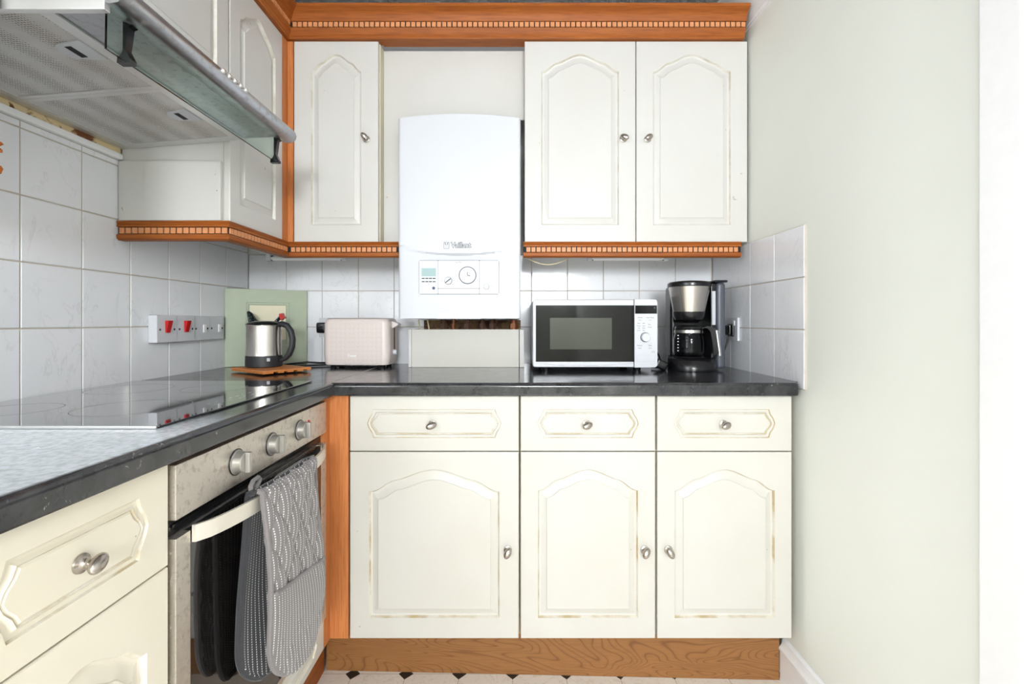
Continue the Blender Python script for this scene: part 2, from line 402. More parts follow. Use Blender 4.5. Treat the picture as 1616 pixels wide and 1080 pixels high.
def drawer_face(W, Hh, frame, ms=.055, mz=.042, t=.018):
    m = MB(frame); x0, x1, z0, z1 = ms, W-ms, mz, Hh-mz; e = .018
    m.loft([rect_ring(0, W, 0, Hh, 0), rect_ring(0, W, 0, Hh, t-.003), rect_ring(.001, W-.001, .001, Hh-.001, t-.001), rect_ring(.004, W-.004, .004, Hh-.004, t),
            oct_ring(x0, x1, z0, z1, e, -.001, t), oct_ring(x0, x1, z0, z1, e, .001, t-.0038), oct_ring(x0, x1, z0, z1, e, .006, t-.0045),
            oct_ring(x0, x1, z0, z1, e, .010, t-.0002), oct_ring(x0, x1, z0, z1, e, .012, t-.0022), oct_ring(x0, x1, z0, z1, e, .0145, t)])
    m.slots(11, (4, 7))
    return m
def slab(W, Hh, frame, t=.018, bev=.003):
    return MB(frame).box(0, W, 0, Hh, 0, t, bev)
def knob(frame, u, v, parent, ang=0, tilt=0, w=.018, name='knob'):
    F = frame @ Matrix.Translation((u, v, w))
    m = MB(F)
    m.lathe([(.0105, 0), (.0125, .0006), (.012, .003), (.0085, .0045), (.0052, .007), (.0048, .013), (.007, .017)], seg=24)
    m.ellipsoid((0, 0, .0225), .0165, .0105, .0085, (Matrix.Rotation(ang, 3, 'Z') @ Matrix.Rotation(tilt, 3, 'Y')), 24)
    return m.build(name, M['nickel'], parent, 50)
def moulding(name, path, prof, mat, label, cat, closed_cap=True, dent=None, group=None):
    """profile (out, z) swept along a plan polyline with mitres; out is to the right-hand side of travel"""
    pts = [Vector(p) for p in path]; offs = []
    for i, p in enumerate(pts):
        ns = []
        if i > 0: d = (p-pts[i-1]).normalized(); ns.append(Vector((d.y, -d.x)))
        if i < len(pts)-1: d = (pts[i+1]-p).normalized(); ns.append(Vector((d.y, -d.x)))
        if len(ns) == 1: offs.append(ns[0])
        else:
            a = (ns[0]+ns[1]); offs.append(a/ (1+ns[0].dot(ns[1])))
    b = bpy.data.objects.new(name, None); C.objects.link(b); b.location = (pts[0].x, pts[0].y, H+min(z for _, z in prof)); ROOT[b.name] = True
    tag(b, label, cat, group)
    for i in range(len(pts)-1):
        m = MB(); rings = []
        for k in (i, i+1):
            rings.append([(pts[k].x+offs[k].x*o, pts[k].y+offs[k].y*o, H+z) for o, z in prof])
        m.loft(rings); d = (pts[i+1]-pts[i]); mt = mat[0] if abs(d.x) > abs(d.y) else mat[1]
        m.build('moulding', mt, b, 30)
        if dent:
            o0, o1, z0, z1, pitch, gap = dent; dn = d.normalized(); nrm = Vector((dn.y, -dn.x))
            a = pts[i]+offs[i]*o1; e = pts[i+1]+offs[i+1]*o1; L = (e-a).length; n = int(L/pitch); s0 = (L-n*pitch)/2
            mk = MB(); q0 = pts[i]+offs[i]*(o0+.0006); q1 = pts[i+1]+offs[i+1]*(o0+.0006)
            mk.loft([[(q0.x-nrm.x*.0005, q0.y-nrm.y*.0005, H+z0), (q0.x, q0.y, H+z0), (q0.x, q0.y, H+z1), (q0.x-nrm.x*.0005, q0.y-nrm.y*.0005, H+z1)],
                     [(q1.x-nrm.x*.0005, q1.y-nrm.y*.0005, H+z0), (q1.x, q1.y, H+z0), (q1.x, q1.y, H+z1), (q1.x-nrm.x*.0005, q1.y-nrm.y*.0005, H+z1)]])
            mk.build('dentil_backing', M['dark'], b)
            mk = MB()
            for j in range(n):
                c0 = a+dn*(s0+j*pitch+gap/2); c1 = a+dn*(s0+(j+1)*pitch-gap/2)
                mk.loft([[(c.x-nrm.x*(o1-o0), c.y-nrm.y*(o1-o0), H+z0+.0015), (c.x, c.y, H+z0+.0015), (c.x, c.y, H+z1-.0015), (c.x-nrm.x*(o1-o0), c.y-nrm.y*(o1-o0), H+z1-.0015)] for c in (c0, c1)])
            mk.build('dentil_strip', M['dentil'], b)
    return b
# ================================================================ the room
XL, XR, YB = -1.131, .847, 2.008
YF = -3.20; ZC = 1.165
F0 = 0.0
def quadbox(name, x0, x1, y0, y1, z0, z1, mat): return struct(name, MB().box(x0, x1, y0, y1, z0, z1), mat)
quadbox('floor', XL-.1, XR+.1, YF-.1, YB+.1, -.05, 0, M['floor'])
bpy.data.objects['floor'].data.transform(Matrix.Translation((bpy.data.objects['floor'].location))); bpy.data.objects['floor'].location = (0, 0, 0)
quadbox('ceiling', XL-.1, XR+.1, YF-.1, YB+.1, H+ZC, H+ZC+.05, M['ceiling'])
sy0, sy1, sz0, sz1 = -1.65, -.2, H-.22, H+.90
wl = struct('wall_left', MB().box(XL-.1, XL, sy1, YB, 0, H+ZC).box(XL-.1, XL, YF, sy0, 0, H+ZC).box(XL-.1, XL, sy0, sy1, 0, sz0).box(XL-.1, XL, sy0, sy1, sz1, H+ZC), M['white_wall'])
wb = quadbox('wall_back', XL-.1, XR+.1, YB, YB+.1, 0, H+ZC, M['white_wall'])
wr = struct('wall_right', MB().box(XR, XR+.1, .842, YB, 0, H+ZC).box(XR, XR+.1, YF, -.05, 0, H+ZC).box(XR, XR+.1, -.05, .842, H+.93, H+ZC), M['green_wall'])
# wall behind the camera with an opening for the unseen window
wx0, wx1, wz0, wz1 = -.03, .79, H+.22, H+.98
struct('wall_front', MB().box(XL-.1, wx0, YF-.1, YF, 0, H+ZC).box(wx1, XR+.1, YF-.1, YF, 0, H+ZC).box(wx0, wx1, YF-.1, YF, 0, wz0).box(wx0, wx1, YF-.1, YF, wz1, H+ZC), M['green_wall'])
wm = MB()
for a, b_ in ((wx0, wx0+.05), (wx1-.05, wx1), (.365, .395)): wm.box(a, b_, YF-.06, YF-.0, wz0, wz1, .004)
for a, b_ in ((wz0, wz0+.05), (wz1-.05, wz1)): wm.box(wx0, wx1, YF-.06, YF, a, b_, .004)
w1 = struct('unseen_window_1', wm, M['white_gloss'])  # unseen window, position and size set for the light it gives
t = NT('unseen_window_glow'); t.b.inputs['Emission Color'].default_value = (.93, .97, 1, 1); t.b.inputs['Emission Strength'].default_value = 4
t.color((.8, .85, .9)); mpane = t.m
MB().box(wx0+.05, wx1-.05, YF-.045, YF-.04, wz0+.05, wz1-.05).build('unseen_window_pane', mpane, w1)
wm = MB()
for a, b_ in ((sy0, sy0+.05), (sy1-.05, sy1), (-.95, -.89)): wm.box(XL-.06, XL, a, b_, sz0, sz1, .004)
for a, b_ in ((sz0, sz0+.05), (sz1-.05, sz1)): wm.box(XL-.06, XL, sy0, sy1, a, b_, .004)
w2 = struct('unseen_window_2', wm, M['white_gloss'])  # unseen window added to raise the fill on the right wall
MB().box(XL-.045, XL-.04, sy0+.05, sy1-.05, sz0+.05, sz1-.05).build('unseen_window_pane', mpane, w2)
# door in the right wall: casing and slab
dm = MB()
dm.box(XR-.02, XR+.1, .77, .842, 0, H+.93, .004).box(XR-.02, XR+.1, -.05, .02, 0, H+.93, .004).box(XR-.02, XR+.1, -.05, .842, H+.86, H+.93, .004)
d1 = struct('door_1', dm, M['white_gloss'])
MB().box(XR+.02, XR+.06, .02, .77, .005, H+.86).build('door_leaf', M['white_gloss'], d1)
MB(FR(XR+.02, .12, H-.1)).lathe([(.025, 0), (.025, .006), (.01, .01), (.01, .04), (.026, .05), (.024, .065), (.008, .07)]).build('door_handle', M['nickel'], d1)
# coving
def sweep(name, prof, f0, f1, mat): return struct(name, MB().loft([[f0(p) for p in prof], [f1(p) for p in prof]]), mat)
cv = [(0, 0)]+[(.105-.095*math.cos(a), .112-.102*math.sin(a)) for a in []]
cv = [(0, 0), (.004, 0), (.004, .008)]+[(.008+.088*(1-math.cos(a)), .012+.088*math.sin(a)) for a in [math.pi/2*i/8 for i in range(9)]]+[(.104, .104), (.104, .111), (0, .111)]
sweep('trim_1', cv, lambda p: (XR-p[0], YF+.01, H+1.054+p[1]), lambda p: (XR-p[0], YB-.002, H+1.054+p[1]), M['white_gloss'])
sweep('trim_2', cv, lambda p: (XL+.0005, YB-p[0], H+1.054+p[1]), lambda p: (XR-.105, YB-p[0], H+1.054+p[1]), M['white_gloss'])
# skirting on the right wall
sk = [(0, 0), (.018, 0), (.018, .085), (.0165, .092), (.0215, .097), (.0215, .104), (.017, .109), (.012, .116), (.010, .128), (.005, .132), (0, .133)]
sweep('baseboard_right', sk, lambda p: (XR-p[0]-.0005, .845, p[1]), lambda p: (XR-p[0]-.0005, 1.4730, p[1]), M['white_gloss'])
# tiling ---------------------------------------------------------------------
def tiling(parent, frame, us, vs, name='wall_tiles', g=.0016, proud=.008):
    mg = MB(frame).box(us[0], us[-1], vs[0], vs[-1], 0, proud-.0022); mg.build('grout', M['grout'], parent)
    m = MB(frame); ch = .0014
    for a, b_ in zip(us[:-1], us[1:]):
        for c, d in zip(vs[:-1], vs[1:]):
            x0, x1, z0, z1 = a+g, b_-g, c+g, d-g
            if x1-x0 < .006 or z1-z0 < .006: continue
            dz = random.uniform(-.0003, .0003)
            q = [[(x0, z0), (x1, z0), (x1, z1), (x0, z1)], [(x0+ch, z0+ch), (x1-ch, z0+ch), (x1-ch, z1-ch), (x0+ch, z1-ch)]]
            m.loft([[(u, v, .003) for u, v in q[0]], [(u, v, proud-ch*.7) for u, v in q[0]], [(u, v, proud+dz) for u, v in q[1]]])
    return m.build(name, M['tile'], parent, 25)
uL = [0.30]+[round(2.0-.1540*k, 4) for k in range(11, -1, -1)]
tiling(wl, FL(XL, 0, H), [u for u in uL], [-.20, -.0175, .1355, .288, .4405, .458])
uB = [-1.123+.0, -.964, -.812, -.658, -.507, -.354, -.2303, -.078, .0745, .2265, .3788, .531, .6838, .8362, .84]
tiling(wb, FB(0, YB, H), uB, [-.20, -.025, .128, .281])
tiling(wr, FR(XR-.0, 0, H), [-2.0, -1.832, -1.68, -1.524, -1.368], [-.20, -.025, .128, .281], proud=.007)
struct('trim_3', MB().box(XL, XL+.018, .3, 1.349, H+.458, H+.475, .004), M['white_gloss'])
struct('trim_4', MB().box(XL, XL+.009, .3, 1.349, H+.475, H+.55), M['stain'])
# unseen lamp added overhead, stands in for flash bounced off the ceiling
lp = thing('added_ceiling_lamp', 'square white lamp added on the ceiling behind the camera as fill light', 'lamp', (-.15, -.85, H+1.08))
MB().box(-.56, .26, -1.26, -.44, H+1.085, H+ZC-.001, .01).build('added_lamp_housing', M['white_gloss'], lp)
# ================================================================ base units
ZT, ZU = -.179, -.2175        # worktop top and underside
ZD0, ZD1 = -.937, -.2215      # door bottom, drawer top
YD = 1.412                    # back of the far-run doors (front is 18 mm nearer)
def base_unit(x0, x1, label, hinge):
    W = x1-x0
    r = thing('base_cabinet', label, 'cabinet', ((x0+x1)/2, 1.7, H+ZD0))
    MB().box(x0, x1, YD+.001, YB-.012, H+ZD0+.002, H+ZU-.002).build('carcass', M['carcass'], r)
    zs = -.3835
    fr = FB(x0+.0015, YD, H+zs); w = W-.003
    dr = drawer_face(w, ZD1-zs, fr, ms=.052 if W > .45 else .05, mz=.04).build('drawer', M['cream'], r, 20)
    knob(fr, w*.49, (ZD1-zs)*.49, dr, R(20), R(20))
    fr = FB(x0+.0015, YD, H+ZD0); hh = zs-.003-ZD0
    do = arched_door(w, hh, fr, ms=.058 if W > .45 else .052, mb_=.062, mt=.052, ah=.066 if W > .45 else .062).build('door', M['cream'], r, 20)
    ku = w-.032 if hinge == 'l' else .032
    knob(fr, ku, hh-.288, do, R(62) if hinge == 'l' else R(118), R(15))
base_unit(-.4855, .0155, 'widest cream base cabinet with a drawer, next to the oak corner post', 'l')
base_unit(.0185, .4185, 'narrow cream base cabinet between the widest one and the one by the wall', 'l')
base_unit(.4215, .8215, 'narrow cream base cabinet against the pale green wall', 'r')
# left run
XD = -.560
def left_front(r, y0, y1, z0, z1, kind, kn=None, m='cream_warm', name='drawer'):
    fr = FL(XD, y0+.0015, H+z0); w = y1-y0-.003; hh = z1-z0
    if kind == 'drawer': o = drawer_face(w, hh, fr, ms=.042, mz=.038).build(name, M[m], r, 20)
    else: o = arched_door(w, hh, fr, ms=.045, mb_=.06, mt=.05, ah=.055).build(name, M[m], r, 20)
    if kn: knob(fr, w*kn[0], hh*kn[1], o, kn[2], kn[3])
    return o
r = thing('base_cabinet', 'cream drawer and door cabinet under the worktop, nearer the camera than the oven', 'cabinet', (-.85, .59, H+ZD0))
MB().box(XL+.001, XD-.001, .446, .742, H+ZD0+.002, H+ZU-.002).build('carcass', M['carcass'], r)
left_front(r, .444, .744, -.3835, -.2195, 'drawer', (.49, .49, R(12), R(14)))
left_front(r, .444, .744, ZD0, -.3865, 'door')
r = thing('base_cabinet', 'cream oven housing with a narrow panelled front below the oven', 'cabinet', (-.85, 1.05, H+ZD0))
mm = MB(); mm.box(XL+.001, XD-.003, .746, .7615, H+ZD0+.002, H+ZU-.002).box(XL+.001, XD-.003, 1.335, 1.352, H+ZD0+.002, H+ZU-.002).box(XL+.001, XD-.003, .7615, 1.335, H+ZD0+.002, H-.86)
mm.build('carcass', M['carcass'], r)
fr = FL(XD, .7475, H+ZD0)
drawer_face(.602, .092, fr, ms=.05, mz=.022).build('filler_front', M['cream'], r, 20)
# post
m = MB().box(-.547, -.4885, 1.3945, 1.411, H-.9375, H+ZU-.001, .002).box(-.562, -.5425, 1.353, 1.394, H-.9375, H+ZU-.001, .002)
tag(m.build('corner_post', M['oak_z']), 'upright oak corner post between the oven and the far base cabinets', 'post')
# plinths
m = MB().prism([(-.6, 1.5145), (.827, 1.4735), (.827, 1.4895), (-.6, 1.5305)], lambda p: (p[0], p[1], .0005), lambda p: (p[0], p[1], H-.9375))
tag(m.build('plinth', M['plinth']), 'oak-grain plinth board under the far base cabinets', 'plinth')
m = MB().box(-.623, -.607, .446, 1.512, .0005, H-.9375)
tag(m.build('plinth', M['oak_y']), 'oak-grain plinth board under the oven side of the kitchen', 'plinth')
# ================================================================ worktops
def bull(x0, x1, r=.012, n=6):   # front-edge profile (out, z)
    p = [(0, ZU), (x1-.006, ZU), (x1-.002, ZU+.002), (x1, ZU+.007)]
    for i in range(n+1):
        a = math.pi/2*i/n; p.append((x1-r+r*math.cos(a), ZT-r+r*math.sin(a)))
    return p+[(0, ZT)]
wt = thing('worktop', 'black fleck worktop along the far wall, from the corner to the green wall', 'worktop', (.15, 1.7, H+ZU))
prof = bull(0, .628)
a = MB(); Xe = .829
rings = [[(-.531, 1.992-o+.006*0, H+z) for o, z in prof]]
for k in range(5):
    aa = math.pi/2*k/4; e = Xe-.016+.016*math.sin(aa); cut = .016*(1-math.cos(aa))
    rings.append([(e, 1.992-max(0, o-(cut if o > .5 else 0)), H+z) for o, z in prof])
a.loft(rings).build('worktop_board', M['worktop'], wt)
MB().box(Xe+.0001, .8395, 1.40, 1.992, H+ZT-.02, H+ZT-.0005).build('end_fillet', M['worktop'], wt)
wt2 = thing('worktop', 'black fleck worktop holding the hob, along the left wall', 'worktop', (-.85, .9, H+ZU))
prof = bull(0, .6055)
a = MB(); a.loft([[(-1.1225+o, .442, H+z) for o, z in prof], [(-1.1225+o, 1.3635, H+z) for o, z in prof]])
a.loft([[(-1.1225+min(o, .589), 1.3638, H+z) for o, z in prof], [(-1.1225+min(o, .589), 1.992, H+z) for o, z in prof]])
a.build('worktop_board', M['worktop_sheen'], wt2)
MB().box(-.5335, -.531, 1.372, 1.992, H+ZU+.001, H+ZT+.0004).build('joint_strip', M['grout'], wt)
# ================================================================ wall units
YU = 1.713                   # door back; front face 1.695
Z0, Z1 = .284, 1.0045
def wall_unit_back(x0, x1, label, doors, carc):
    r = thing('wall_cabinet', label, 'cabinet', ((x0+x1)/2, 1.85, H+Z0))
    MB().box(carc[0], carc[1], YU+.001, YB-.010, H+Z0+.001, H+Z1-.001).build('carcass', M['carcass'], r)
    for (a, b_, side, ang, ms) in doors:
        fr = FB(a, YU, H+Z0); w = b_-a; hh = Z1-Z0
        d = arched_door(w, hh, fr, ms=ms, mb_=.062, mt=.048, ah=.062).build('door', M['cream_up'], r, 20)
        knob(fr, w-.044*(1 if w > .35 else .95) if side == 'r' else .040, hh*.512, d, ang, R(20))
wall_unit_back(-.79, -.486, 'single-door cream wall cabinet beside the oak corner post, left of the boiler', [(-.789, -.487, 'r', R(-50), .062)], (-.79, -.4835))
wall_unit_back(.038, .84, 'double-door cream wall cabinet above the microwave', [(.0385, .4365, 'r', R(150), .061), (.4395, .8375, 'l', R(30), .061)], (.045, .838))
XU = -.830                   # left wall units: door back
def wall_unit_left(y0, y1, z0, label, ms=.05, kn=None):
    r = thing('wall_cabinet', label, 'cabinet', (-.97, (y0+y1)/2, H+z0))
    MB().box(XL+.011, XU-.001, y0+.0005, y1-.0005, H+z0+.001, H+Z1-.001).build('carcass', M['cream_up'], r)
    w = y1-y0-.003; fr = FL(XU, y0+.0015, H+z0); hh = Z1-z0
    d = arched_door(w, hh, fr, ms=ms, mb_=.062, mt=.048, ah=.06).build('door', M['cream_up'], r, 20)
    if kn: knob(fr, w*kn[0], hh*kn[1], d, R(60), R(20))
wall_unit_left(1.3515, 1.661, Z0, 'cream wall cabinet on the left wall between the cooker hood and the corner')
wall_unit_left(.7515, 1.3485, .63, 'short cream wall cabinet above the cooker hood', ms=.055)
wall_unit_left(.4515, .7485, Z0, 'cream wall cabinet nearest the camera, only its edge in view', kn=None)
m = MB().box(-.812, -.792, 1.696, 1.712, H+Z0, H+Z1-.0005, .001).box(-.829, -.8125, 1.6625, 1.712, H+Z0, H+Z1-.0005, .001)
tag(m.build('corner_post', M['oak_z']), 'upright oak strip filling the inner corner of the wall cabinets', 'post')
# side cover panel of the left wall unit
m = MB().box(XL+.0105, -.8315, 1.338, 1.3505, H+.2845, H+.455, .004)
tag(m.build('cover_panel', M['cream_up']), 'cream cover panel on the end of the wall cabinet below the cooker hood', 'panel')
# cornice + pelmets
cp = [(-.03, 1.006), (-.002, 1.0055), (.012, 1.0055), (.015, 1.010), (.015, 1.016), (.020, 1.022), (.024, 1.032), (.027, 1.037), (.022, 1.0375), (.022, 1.0575),
      (.029, 1.058), (.031, 1.062), (.031, 1.066), (.034, 1.075), (.041, 1.084), (.052, 1.090), (.058, 1.093), (.058, 1.103), (-.03, 1.103)]
dn = (.022, .0275, 1.038, 1.0575, .0182, .0042)
moulding('cornice', [(-.812, .452), (-.812, 1.695), (.8205, 1.695)], cp, (M['oak_x'], M['oak_y']), 'oak dentil cornice running along the tops of all the wall cabinets', 'cornice', dent=dn)
pp = [(-.016, .2835), (.012, .2835), (.014, .280), (.010, .275), (.013, .271), (.013, .2665), (.006, .2655), (.006, .2465), (.012, .2455), (.0135, .241), (.012, .233), (.006, .229), (-.016, .229)]
dp = (.006, .0105, .2465, .2655, .0181, .004)
moulding('pelmet', [(-1.120, 1.345), (-.815, 1.345), (-.815, 1.700), (-.4125, 1.700)], pp, (M['oak_x'], M['oak_y']), 'oak dentil pelmet under the wall cabinets left of the boiler, wrapping the corner', 'pelmet', dent=dp)
moulding('pelmet', [(.034, 1.700), (.812, 1.700)], pp, (M['oak_x'], M['oak_y']), 'straight oak dentil pelmet under the double wall cabinet, over the microwave', 'pelmet', dent=dp)
moulding('pelmet', [(-.8225, .452), (-.8225, .7355), (-1.12, .7355)], pp, (M['oak_x'], M['oak_y']), 'oak dentil pelmet under the wall cabinet nearest the camera, at the left edge', 'pelmet', dent=dp)
# cornice bridge board above boiler
m = MB().box(-.476, .044, 1.70, 1.735, H+1.0065, H+1.02)
tag(m.build('bridging_board', M['oak_x']), 'oak board under the cornice spanning the gap above the boiler', 'board')
# boiler back panel
m = MB(); m.box(-.4830, .0435, 1.757, 1.768, H+.748, H+1.004).box(-.4830, -.4072, 1.757, 1.768, H+.284, H+.748)
tag(m.build('backing_panel', M['cream_up']), 'plain cream panel set back around the boiler between the wall cabinets', 'panel')
# striplights + cable
def strip(x0, x1, label):
    r = thing('striplight', label, 'light', ((x0+x1)/2, 1.80, H+.262), group='striplights under the wall cabinets')
    MB().box(x0, x1, 1.775, 1.80, H+.262, H+.2838, .003).build('light_body', M['white_plastic'], r)
    MB().cyl((x0+.022, 1.782, H+.2355), (x1-.022, 1.782, H+.2355), .0080).build('fluorescent_tube', M['white_gloss'], r)
    for q in (x0+.004, x1-.022): MB().box(q, q+.018, 1.77, 1.798, H+.2255, H+.262, .003).build('end_socket', M['white_plastic'], r)
    for q in (x0+.0195, x1-.0265): MB().box(q, q+.007, 1.7755, 1.789, H+.2275, H+.2475, .001).build('lamp_cap', M['grey_plastic'], r)
strip(-.935, -.625, 'thin white striplight under the pelmet above the green board'); strip(.272, .585, 'thin white striplight under the pelmet above the microwave')
pts = []
for i in range(13):
    u = i/12; px = 826+u*70; py = 400+18*math.sin(math.pi*u)**.8 if False else 404+14*math.sin(math.pi*u*.9); x, z = at(px, py, 1.76); pts.append((x, 1.76, H+min(z, .283)))
tag(MB().tube(pts, .0022, 6).build('cable', M['cream_cable']), 'thin cream cable drooping from the pelmet right of the boiler', 'cable')
# ================================================================ hob
hb = thing('hob', 'black glass electric hob set in the left worktop', 'hob', (-.85, 1.08, H+ZT))
MB().box(-1.112, -.590, .786, 1.382, H+ZT+.0006, H+ZT+.0046, .0015).build('glass_top', M['hob_glass'], hb)
MB().box(-1.112, -.592, .7815, .7855, H+ZT+.0004, H+ZT+.0052, .001).build('edge_trim', M['alu'], hb)
def ring(cx, cy, r, wd=.0016):
    z = H+ZT+.0047
    m = MB(); n = 72
    a = [m.V((cx+r*math.cos(2*math.pi*i/n), cy+r*math.sin(2*math.pi*i/n), z)) for i in range(n)]
    b_ = [m.V((cx+(r-wd)*math.cos(2*math.pi*i/n), cy+(r-wd)*math.sin(2*math.pi*i/n), z)) for i in range(n)]
    for i in range(n): m.face([a[i], a[(i+1) % n], b_[(i+1) % n], b_[i]])
    return m
for cx, cy, rr in ((-.985, .93, .075), (-.985, 1.215, .092), (-.775, .955, .092), (-.775, 1.225, .075)):
    ring(cx, cy, rr).build('cooking_zone', M['hob_ring'], hb)
ring(-.775, .955, .105, .0012).build('cooking_zone', M['hob_mark'], hb)
m = MB()
for k in range(11):
    yy = .99+k*.026; 
    for j in range(2):
        x = -.625-j*.018+random.uniform(-.003, .003); m.box(x, x+.0016, yy, yy+random.uniform(.006, .014), H+ZT+.0046, H+ZT+.0049)
m.build('touch_marks', M['hob_mark'], hb)
# ================================================================ oven
ov = thing('oven', 'built-in stainless steel oven with black glass door and grey knobs', 'oven', (-.85, 1.05, H-.846))
XO = -.535; y0, y1 = .7625, 1.334
MB().box(-1.05, -.57, y0, y1, H-.845, H-.2225).build('oven_body', M['dark'], ov)
MB().box(-.57, XO, .7485, 1.3485, H-.317, H-.2285, .0025).build('control_panel', M['steel_oven'], ov)
MB().box(-.57, -.548, .7485, 1.3485, H-.2275, H-.2185).build('vent_gap', M['brown_pipe'], ov)
MB().box(-.57, -.552, .7485, 1.3485, H-.345, H-.318).box(-.57, -.549, .76, 1.33, H-.333, H-.329).build('vent_strip', M['black'], ov)
for k, yy in enumerate((.912, 1.045, 1.180)):
    F = FL(XO, yy, H-.272)
    d = MB(F).lathe([(.0235, .0003), (.0235, .002), (.0205, .0035), (.0195, .017), (.018, .0185)], seg=36).build('dial', M['dial_grey'], ov)
    MB(F).box(-.0055, .0055, -.0195, .0195, .0185, .028, .002).build('dial_grip', M['dial_grey'], d)
    MB(F).lathe([(.0255, .0001), (.0255, .0012), (.024, .0012)], seg=36).build('dial_ring', M['black'], d)
MB(FL(XO, 1.232, H-.262)).lathe([(.004, 0), (.004, .002), (.002, .003)], seg=16).build('indicator_lamp', M['red'], ov)
dz0, dz1 = H-.8435, H-.346
dr = MB().box(-.57, XO, .7485, .783, dz0, dz1, .002).box(-.57, XO, 1.314, 1.3485, dz0, dz1, .002).box(-.57, XO-.004, .783, 1.314, dz0, dz0+.02, .001).box(-.57, -.549, .783, 1.314, dz0+.02, dz1).build('oven_door', M['steel_oven'], ov)
MB().box(-.548, XO-.001, .7832, 1.3138, dz0+.0202, dz1-.001, .0015).build('door_glass', M['oven_glass'], dr)
n = 28; ro, ri = [], []
rings = []
for i in range(n+1):
    u = i/n; yy = .784+u*(1.312-.784); bow = (1-(2*u-1)**2)**.62*.046 if 0 < u < 1 else 0
    xx = XO+.001+bow
    zt, zb = H-.338, H-.3665
    rings.append([(xx, yy, zb), (xx+.006, yy, zb), (xx+.006, yy, zt), (xx, yy, zt)])
MB().loft(rings).build('door_handle', M['handle'], dr, 30)
def bowx(yy):
    u = (yy-.784)/(1.312-.784); return XO+.001+(1-(2*u-1)**2)**.62*.046
# ================================================================ double oven glove over the handle
gl = thing('oven_glove', 'grey quilted double oven glove with white stitching hanging over the oven handle', 'oven glove', (-.47, 1.02, H-.74))
gy0, gy1 = .905, 1.125
def sheet(nm, mat, y0, y1, v0, v1, xf, quilt, rb, thick, parent=gl, nu=64, nv=110, side=1):
    m = MB(); uvl = m.bm.loops.layers.uv.new('UVMap'); W = y1-y0; g = {}; uv = {}
    for j in range(nv+1):
        v = v0+(v1-v0)*j/nv                       # distance down
        ins = 0
        if rb and v > v1-rb: q = (v-(v1-rb))/rb; ins = (1-math.sqrt(max(0, 1-q*q)))*W*.42
        for i in range(nu+1):
            u = i/nu; yy = y0+ins+(W-2*ins)*u
            d = 0
            if quilt:
                s = (yy-y0); a = s/.060+v/.105; b_ = s/.060-v/.105
                d = .009*(abs(math.sin(math.pi*a))*abs(math.sin(math.pi*b_)))**.38
            edge = min(u, 1-u)*W; d += .003*min(1, edge/.012)-.003
            p = xf(yy, v)
            g[j, i] = m.V((p[0]+side*d, p[1], p[2])); uv[g[j, i]] = (yy, v)
    for j in range(nv):
        for i in range(nu):
            f = m.face([g[j, i], g[j, i+1], g[j+1, i+1], g[j+1, i]])
            for lp_ in f.loops: lp_[uvl].uv = uv[lp_.vert]
    # binding along the outline
    o = m.build(nm, M[mat], parent, 60)
    md = o.modifiers.new('thickness', 'SOLIDIFY'); md.thickness = thick; md.offset = 0
    return o, g
ZH = H-.336
def fx(yy, v):   # front half: wraps over the bar, then hangs
    bx_ = bowx(min(max(yy, .80), 1.30))
    if v < .018:
        a = math.pi/2*(v/.018); return (bx_+.004+.011*math.sin(a), yy, ZH+.010*math.cos(a))
    vv = v-.018
    return (bx_+.015+.010*math.sin(min(vv, .3)/.3*1.4)+.004*math.sin(vv*16+yy*20)+.02*(yy < 2)*(vv/.4)*.25, yy, ZH-vv)
def bxf(yy, v):
    bx_ = bowx(min(max(yy, .80), 1.30))
    if v < .018:
        a = math.pi/2*(v/.018); return (bx_+.004-.013*math.sin(a), yy, ZH+.010*math.cos(a))
    vv = v-.018
    return (bx_-.011+.006*math.sin(vv*9+yy*30)-.002, yy-.012*min(1, vv/.2), ZH-vv)
f, gg = sheet('front_pad', 'cloth', gy0, gy1, 0, .405, fx, True, .10, .007)
sheet('pocket', 'cloth', gy0+.001, gy1-.001, .205, .408, lambda y, v: (fx(y, v)[0]+.0095+.002*math.sin(v*30), y, fx(y, v)[2]-.04*(y-gy0)/.22*max(0, 1-(v-.205)/.12)), False, .10, .005, nv=50)
sheet('back_pad', 'cloth_dark', gy0-.006, gy1-.006, 0, .40, bxf, False, .10, .008, nv=60, side=-1)
def outline(fn, y0, y1, vs, v1, rb, off):
    W = y1-y0; L = []
    for j in range(41):
        v = vs+(v1-vs)*j/40; ins = 0
        if v > v1-rb: q = (v-(v1-rb))/rb; ins = (1-math.sqrt(max(0, 1-q*q)))*W*.42
        L.append((v, ins))
    P = [(fn(y0+i_, v)[0]+off, fn(y0+i_, v)[1], fn(y0+i_, v)[2]) for v, i_ in L]+[(fn(y1-i_, v)[0]+off, fn(y1-i_, v)[1], fn(y1-i_, v)[2]) for v, i_ in L[::-1]]
    return P
MB().tube(outline(fx, gy0, gy1, .0, .405, .10, .0035), .0058, 8).build('edge_binding', M['cloth'], gl)
MB().tube(outline(bxf, gy0-.006, gy1-.006, .0, .40, .10, -.001), .0062, 8).build('edge_binding', M['cloth_dark'], gl)
e = [(fx(y, .206)[0]+.013, y, fx(y, .206)[2]-.04*(y-gy0)/.22) for y in [gy0+.003+(gy1-gy0-.006)*i/20 for i in range(21)]]
MB().tube(e, .0042, 8).build('pocket_binding', M['cloth'], gl)
x_ = bowx(.9)
m = MB(); L = [(x_-.004, .902, ZH+.008), (x_-.008, .908, ZH+.018), (x_-.012, .925, ZH+.024), (x_-.014, .945, ZH+.024), (x_-.014, .952, ZH+.018), (x_-.010, .94, ZH+.014), (x_-.006, .92, ZH+.010)]
m.tube(L, .0045, 6).build('hanging_loop', M['cloth'], gl)
